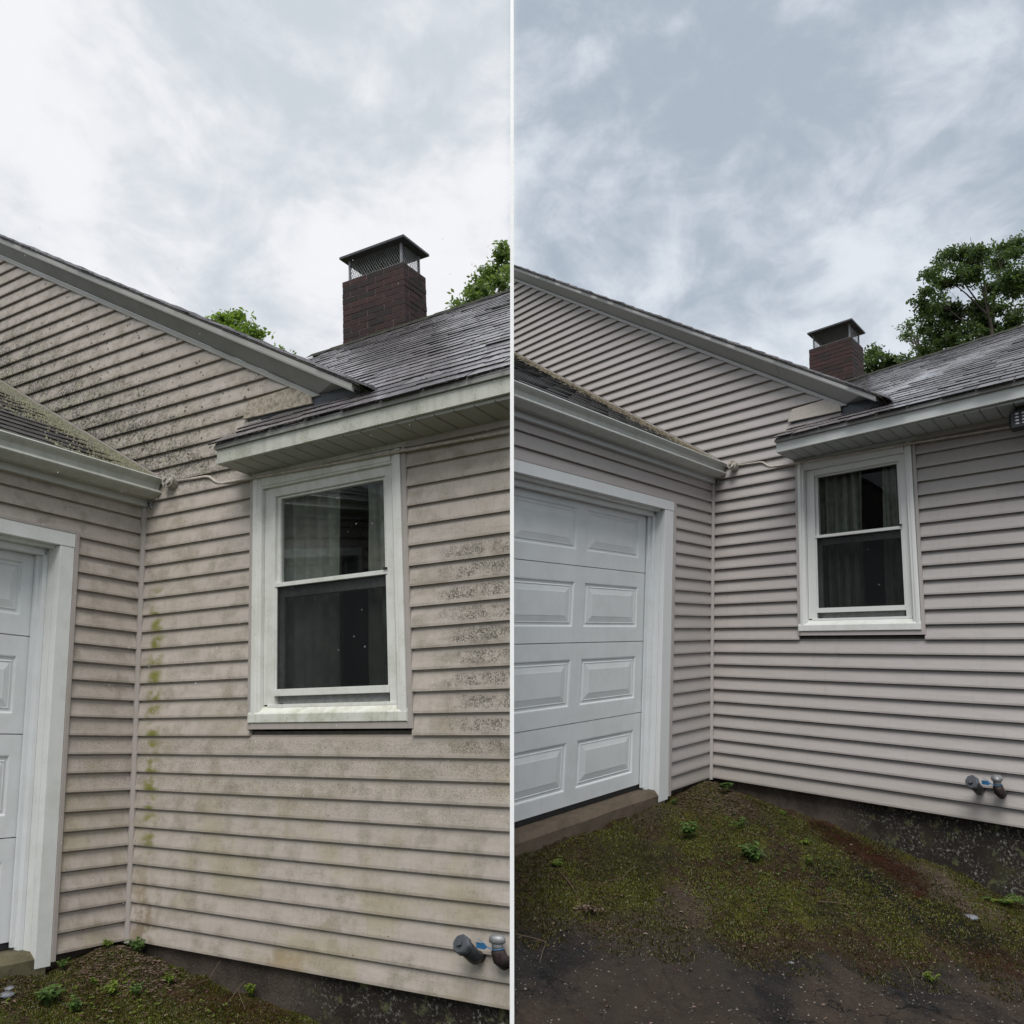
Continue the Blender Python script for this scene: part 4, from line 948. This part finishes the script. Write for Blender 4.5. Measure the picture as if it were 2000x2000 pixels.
def fern():
    p = Vector(gp('R', .08, 2.26)); e = empty('fern', p, label='bright green fern beside the foundation at the lower right', cat='fern'); r = random.Random(2)
    for i in range(9):
        t = -2.9 + i * .42; d = Vector((math.cos(t), math.sin(t), 0)); L_ = r.uniform(.10, .14); m = MB(); pts = []
        for j in range(9):
            u = j / 8; pts.append(p + d * L_ * u + Vector((0, 0, .11 * u - .07 * u * u)))
        m.tube(pts, [.0014] * 9, 4)
        for j in range(1, 9):
            for s in (1, -1):
                l = .036 * (1 - .75 * j / 9); sd = Vector((-d.y, d.x, 0)) * s
                v, f = leaf_quad(pts[j], sd + d * .35, (0, 0, 1), l, .010); m.add(v, f)
        m.build('frond', None, MT['leaf_weed_yellow'] if i % 2 else MT['leaf_weed'], e, clip=False, world=True)
fern()
def tuft():
    p = Vector(gp('R', .86, 1.02)); m = MB(); r = random.Random(8)
    for i in range(46):
        t = r.uniform(0, 6.28); l = r.uniform(.05, .12); b = p + Vector((r.uniform(-.02, .02), r.uniform(-.02, .02), 0)); d = Vector((math.cos(t), math.sin(t), 0)); w = Vector((-d.y, d.x, 0)) * .002
        q = [b, b + d * l * .4 + Vector((0, 0, l * .6)), b + d * l + Vector((0, 0, l * .45))]
        m.add([tuple(q[0] - w), tuple(q[0] + w), tuple(q[1] + w), tuple(q[1] - w), tuple(q[2])], [(0, 1, 2, 3), (3, 2, 4)])
    m.build('grass_tuft', None, leaf_mat('grass_blades', (.06, .10, .03), (.17, .21, .09), .3), None, clip=False, world=True, label='tuft of thin grass blades in the middle of the moss', cat='grass tuft')
tuft()
def twig(k, pts, label, r_=.0022, leaves=0):
    P_ = [Vector(gp(k, a, b)) + Vector((0, 0, .010 + z)) for a, b, z in pts]
    Q = []
    for i in range(len(P_) - 1): Q += [P_[i], P_[i].lerp(P_[i + 1], .5) + Vector((random.uniform(-.004, .004), random.uniform(-.004, .004), .003))]
    Q.append(P_[-1])
    e = empty('twig', P_[0], label=label, cat='twig'); MB().tube(Q, [r_ * (1 - .5 * i / len(Q)) for i in range(len(Q))], 6).build('stem', None, MT['twig'], e, clip=False, world=True)
    rr = random.Random(4)
    for i in range(leaves):
        c = P_[-1] + Vector((rr.gauss(0, .045), rr.gauss(0, .035), rr.uniform(.0, .012))); t = rr.uniform(0, 6.28); l = rr.uniform(.022, .042)
        v, f = leaf_quad(c, (math.cos(t), math.sin(t), rr.uniform(-.2, .4)), (rr.uniform(-.4, .4), rr.uniform(-.4, .4), 1), l, l * .5, .3)
        MB().add(v, f).build('dead_leaf', None, MT['leaf_dry'], e, clip=False, world=True)
twig('R', [(1.80, .27, 0), (1.86, .42, .004), (1.90, .55, 0), (1.955, .70, 0)], 'bent twig with a bunch of pinkish dead leaves at its end', .003, 26)
twig('R', [(1.45, .55, 0), (1.62, .62, 0), (1.78, .58, 0)], 'thin brown twig lying on the moss before the asphalt')
twig('R', [(.20, 1.02, 0), (.24, 1.12, .01), (.24, 1.22, 0)], 'pale curved twig above the rust red needles')
twig('R', [(.98, 1.50, 0), (.90, 1.62, .004), (.95, 1.72, 0)], 'short pale twig on the dark moss at the right')
twig('R', [(1.05, 1.9, 0), (1.15, 2.05, 0), (1.28, 2.12, 0)], 'thin stick near the small yellow weed')
twig('R', [(2.30, .62, 0), (2.25, .78, .0), (2.36, .88, 0)], 'slim twig on the asphalt near the bottom left')
twig('L', [(.02, .70, .12), (.10, .70, .05), (.16, .66, 0)], 'upright straw coloured stalk leaning on the stained foundation')
twig('L', [(.03, .84, .03), (.10, .90, .03), (.17, 1.0, 0)], 'dry bent twig by the foundation of the stained wall')
twig('L', [(.12, .95, .10), (.18, .93, .04), (.22, .92, 0)], 'dry leaning stalk right of the bent twig')
for k, A, B, s, lb in (('R', .447, 2.157, .034, 'pale flat stone lying on the tan patch at the right'), ('L', .98, .20, .028, 'grey stone by the door slab of the stained house'), ('L', .93, .16, .020, 'small dark grey stone beside the larger grey stone'), ('R', 1.52, 1.62, .012, 'round white pebble on the black asphalt')):
    p = Vector(gp(k, A, B)); r = random.Random(int(A * 100)); bm = bmesh.new(); bmesh.ops.create_icosphere(bm, subdivisions=2, radius=s)
    for v in bm.verts: v.co = Vector((v.co.x * 1.3, v.co.y, v.co.z * .45)) * r.uniform(.85, 1.1)
    me = bpy.data.meshes.new('stone'); bm.to_mesh(me); bm.free(); me.materials.append(MT['tar'])
    link('stone', me, p + Vector((0, 0, s * .2)), label=lb, cat='stone')
def deadleaf(r):
    t = r.uniform(0, 6.28); l = r.uniform(.010, .028)
    v, f = leaf_quad((0, 0, .010), (math.cos(t), math.sin(t), r.uniform(-.1, .3)), (r.uniform(-.4, .4), r.uniform(-.4, .4), 1), l, l * .5, .3)
    return v, f
scatter('leaf_litter', 'L', 60, (.1, 1.1, .05, 1.2), deadleaf, MT['leaf_dry'], lambda A, B, r: A > 0, label='small curled dead leaves scattered below the stained wall', cat='leaves')
scatter('leaf_litter', 'R', 260, (.1, 2.8, .1, 2.6), deadleaf, MT['leaf_dry'], lambda A, B, r: A > 0, label='small curled dead leaves scattered over moss and asphalt', cat='leaves')

def seedling(r):
    v = []; f = []
    for j in range(3):
        a = r.uniform(0, 6.28); l = r.uniform(.009, .019)
        q, g_ = leaf_quad((0, 0, r.uniform(.012, .022)), (math.cos(a), math.sin(a), r.uniform(-.1, .3)), (0, 0, 1), l, l * .7); f += [tuple(i + len(v) for i in t) for t in g_]; v += q
    return v, f
scatter('seedlings', 'L', 90, (.25, 1.1, .15, 1.2), seedling, Y_, lambda A, B, r: nz(A, B, 1.2) + r.normal(0, .4, A.shape) > -.1, label='tiny yellow green seedlings dotted through the moss below the stained wall', cat='seedlings')
scatter('seedlings', 'R', 150, (.3, 1.5, .15, 1.7), seedling, G_, lambda A, B, r: (np.hypot(A - .75, B - 1.0) + r.normal(0, .15, A.shape) < .5), label='tiny green seedlings dotted through the moss before the clean wall', cat='seedlings')

# ------------------------------------------------------------------ trees behind the roofs
def tree(px, py, t, label, blobs, mat, seed, base_px=None, leaf=.10, n_leaf=9000, clip=0, limb=.5):
    """blobs: (px, py, radius px, weight) lobes of the crown in the photograph, placed at distance t"""
    r = np.random.default_rng(seed); top = at(px, py, t)
    base = Vector((top.x, top.y, -.05)); e = empty('tree', base, label=label, cat='tree', group=None)
    cs = []
    for bx, by, br, w in blobs:
        dt = r.uniform(-.08, .10) * t * .5; cs.append((at(bx, by, t + dt), br / FOC * t, w))
    low = min(c[0].z - c[1] for c in cs); hub = Vector((top.x, top.y, max(low - .4, 1.5)))
    tr = MB(); sc = t / 18
    tr.tube([base, base.lerp(hub, .5) + Vector((.1, 0, 0)), hub, hub.lerp(top, .55), top], [.16 * sc, .12 * sc, .07 * sc, .035 * sc, .01 * sc], 8)
    lm = MB()
    for c, rad, w in cs:
        s = hub.lerp(top, float(r.uniform(.0, .6))); mid = s.lerp(c, .5) + Vector((0, 0, .15 * rad))
        lm.tube([s, mid, c], [.028 * sc, .016 * sc, .007 * sc], 6)
        for q in range(7):
            d = Vector(r.normal(0, 1, 3)).normalized() * rad * .8; lm.tube([mid.lerp(c, .6), c + d * .5, c + d], [.012 * sc, .008 * sc, .004 * sc], 4)
    tr.build('trunk', None, MT['bark'], e, clip=False, world=True)
    sgn = clip; 
    V = []; F = []; nv = 0; tot = sum(c[1] ** 2 * c[2] for c in cs)
    for c, rad, w in cs:
        n = int(n_leaf * rad ** 2 * w / tot); ncl = max(6, n // 20)
        subs = []
        for _ in range(9):
            d = r.normal(0, 1, 3); d /= np.linalg.norm(d); subs.append((np.array(c) + d * rad * r.uniform(.35, 1.15) * np.array((1, 1, .9)), rad * r.uniform(.18, .40)))
        for _ in range(ncl):
            d = r.normal(0, 1, 3); d /= np.linalg.norm(d); sc_, sr_ = subs[int(r.integers(0, 9))]; q = sc_ + d * sr_ * (r.uniform(0, 1) ** .4) * np.array((1.25, 1, .8))
            ax = r.normal(0, 1, 3) * np.array((1, 1, .35)); ax /= np.linalg.norm(ax)
            L_ = leaf * r.uniform(2.0, 3.6)
            for j in range(20):
                p = q + ax * L_ * r.uniform(-.6, .6) + r.normal(0, leaf * .42, 3)
                if clip and p[0] * clip < .05: continue
                dr = r.normal(0, 1, 3) + ax * .8 + np.array((0, 0, -.5)); dr /= np.linalg.norm(dr); sd = np.cross(dr, r.normal(0, 1, 3)); sd /= np.linalg.norm(sd) + 1e-9
                l = leaf * r.uniform(.7, 1.3); w_ = l * .26
                V += [p, p + dr * l * .5 + sd * w_, p + dr * l, p + dr * l * .5 - sd * w_]; F.append((nv, nv + 1, nv + 2, nv + 3)); nv += 4
    V = np.array(V); c0 = np.array(base)
    me = raw_mesh('crown', (V - c0).tolist(), F, mat); link('crown', me, base, e)
    if clip: lm = lm if min(v[0] * clip for v in lm.v) > 0 else None
    if lm: lm.build('limb', None, MT['bark'], e, clip=False, world=True)
tree(1915, 500, 17, 'large dark green broadleaf tree behind the right roof ridge', [(1905, 505, 52, 1), (1845, 540, 42, 1), (1960, 500, 45, 1), (1990, 545, 50, 1), (1835, 590, 34, 1), (1880, 600, 46, 1), (1940, 600, 50, 1), (1990, 620, 46, 1),
     (1830, 635, 34, 1.1), (1880, 655, 44, 1.1), (1940, 650, 46, 1.1), (1845, 505, 22, .8), (1990, 690, 40, 1), (1840, 690, 34, 1.1), (1815, 600, 18, .9), (1890, 700, 40, 1), (2040, 560, 60, 1)], MT['leaf_dark'], 3, leaf=.085, n_leaf=30000)
tree(1790, 640, 20, 'thin pale sapling between the right chimney and the large dark tree', [(1780, 660, 18, .5), (1795, 690, 22, .6), (1775, 636, 10, .4), (1805, 645, 14, .4), (1770, 700, 14, .6)], leaf_mat('leaves_grey_green', (.07, .11, .045), (.15, .21, .09), .45), 5, leaf=.085, n_leaf=1500)
tree(1725, 700, 22, 'low green tree showing right of the clean house chimney', [(1705, 690, 20, 1), (1735, 700, 22, 1), (1700, 718, 22, 1), (1760, 712, 16, .8), (1690, 740, 24, 1), (1745, 725, 24, 1)], MT['leaf_dark'], 6, leaf=.11, n_leaf=3300)
tree(975, 520, 15, 'leafy tree cut by the white post, behind the stained house ridge', [(985, 500, 24, 1), (965, 535, 28, 1), (935, 560, 24, 1), (990, 560, 34, 1), (915, 590, 22, 1), (955, 600, 34, 1), (895, 598, 12, .8), (1000, 620, 40, 1)], leaf_mat('leaves_fresh', (.07, .12, .025), (.20, .28, .07), .5), 7, leaf=.10, n_leaf=6500, clip=-1)
tree(450, 640, 16, 'bright lime green tree top behind the gable rake of the stained house', [(420, 640, 24, 1), (460, 632, 24, 1), (490, 655, 22, 1), (440, 668, 34, 1), (480, 680, 30, 1)], MT['leaf_lime'], 8, leaf=.11, n_leaf=3800)
tree(550, 690, 18, 'small lime green sprig right of the bright tree top behind the rake', [(545, 688, 10, .8), (560, 700, 14, .9), (540, 712, 16, 1)], MT['leaf_lime'], 9, leaf=.085, n_leaf=1100)

def raindrops():
    r = np.random.default_rng(31); m = MB()
    for i in range(150):
        p = at(r.uniform(10, 985), r.uniform(430, 1780), r.uniform(1.6, 2.9)) if i < 120 else at(r.uniform(1020, 1990), r.uniform(500, 1500), r.uniform(2.2, 4.0))
        w, h = r.uniform(.0006, .0011), r.uniform(.0016, .0036)
        m.add([tuple(p + Vector(v)) for v in ((w, 0, 0), (0, w, 0), (-w, 0, 0), (0, -w, 0), (0, 0, h), (0, 0, -h * .7))], [(0, 1, 4), (1, 2, 4), (2, 3, 4), (3, 0, 4), (1, 0, 5), (2, 1, 5), (3, 2, 5), (0, 3, 5)])
    m.build('raindrops', None, flat('rain_water', (.75, .77, .80), .15, spec=1.0), None, clip=False, world=True, kind='stuff', label='sparse pale raindrops falling in front of the two houses', cat='rain')
raindrops()
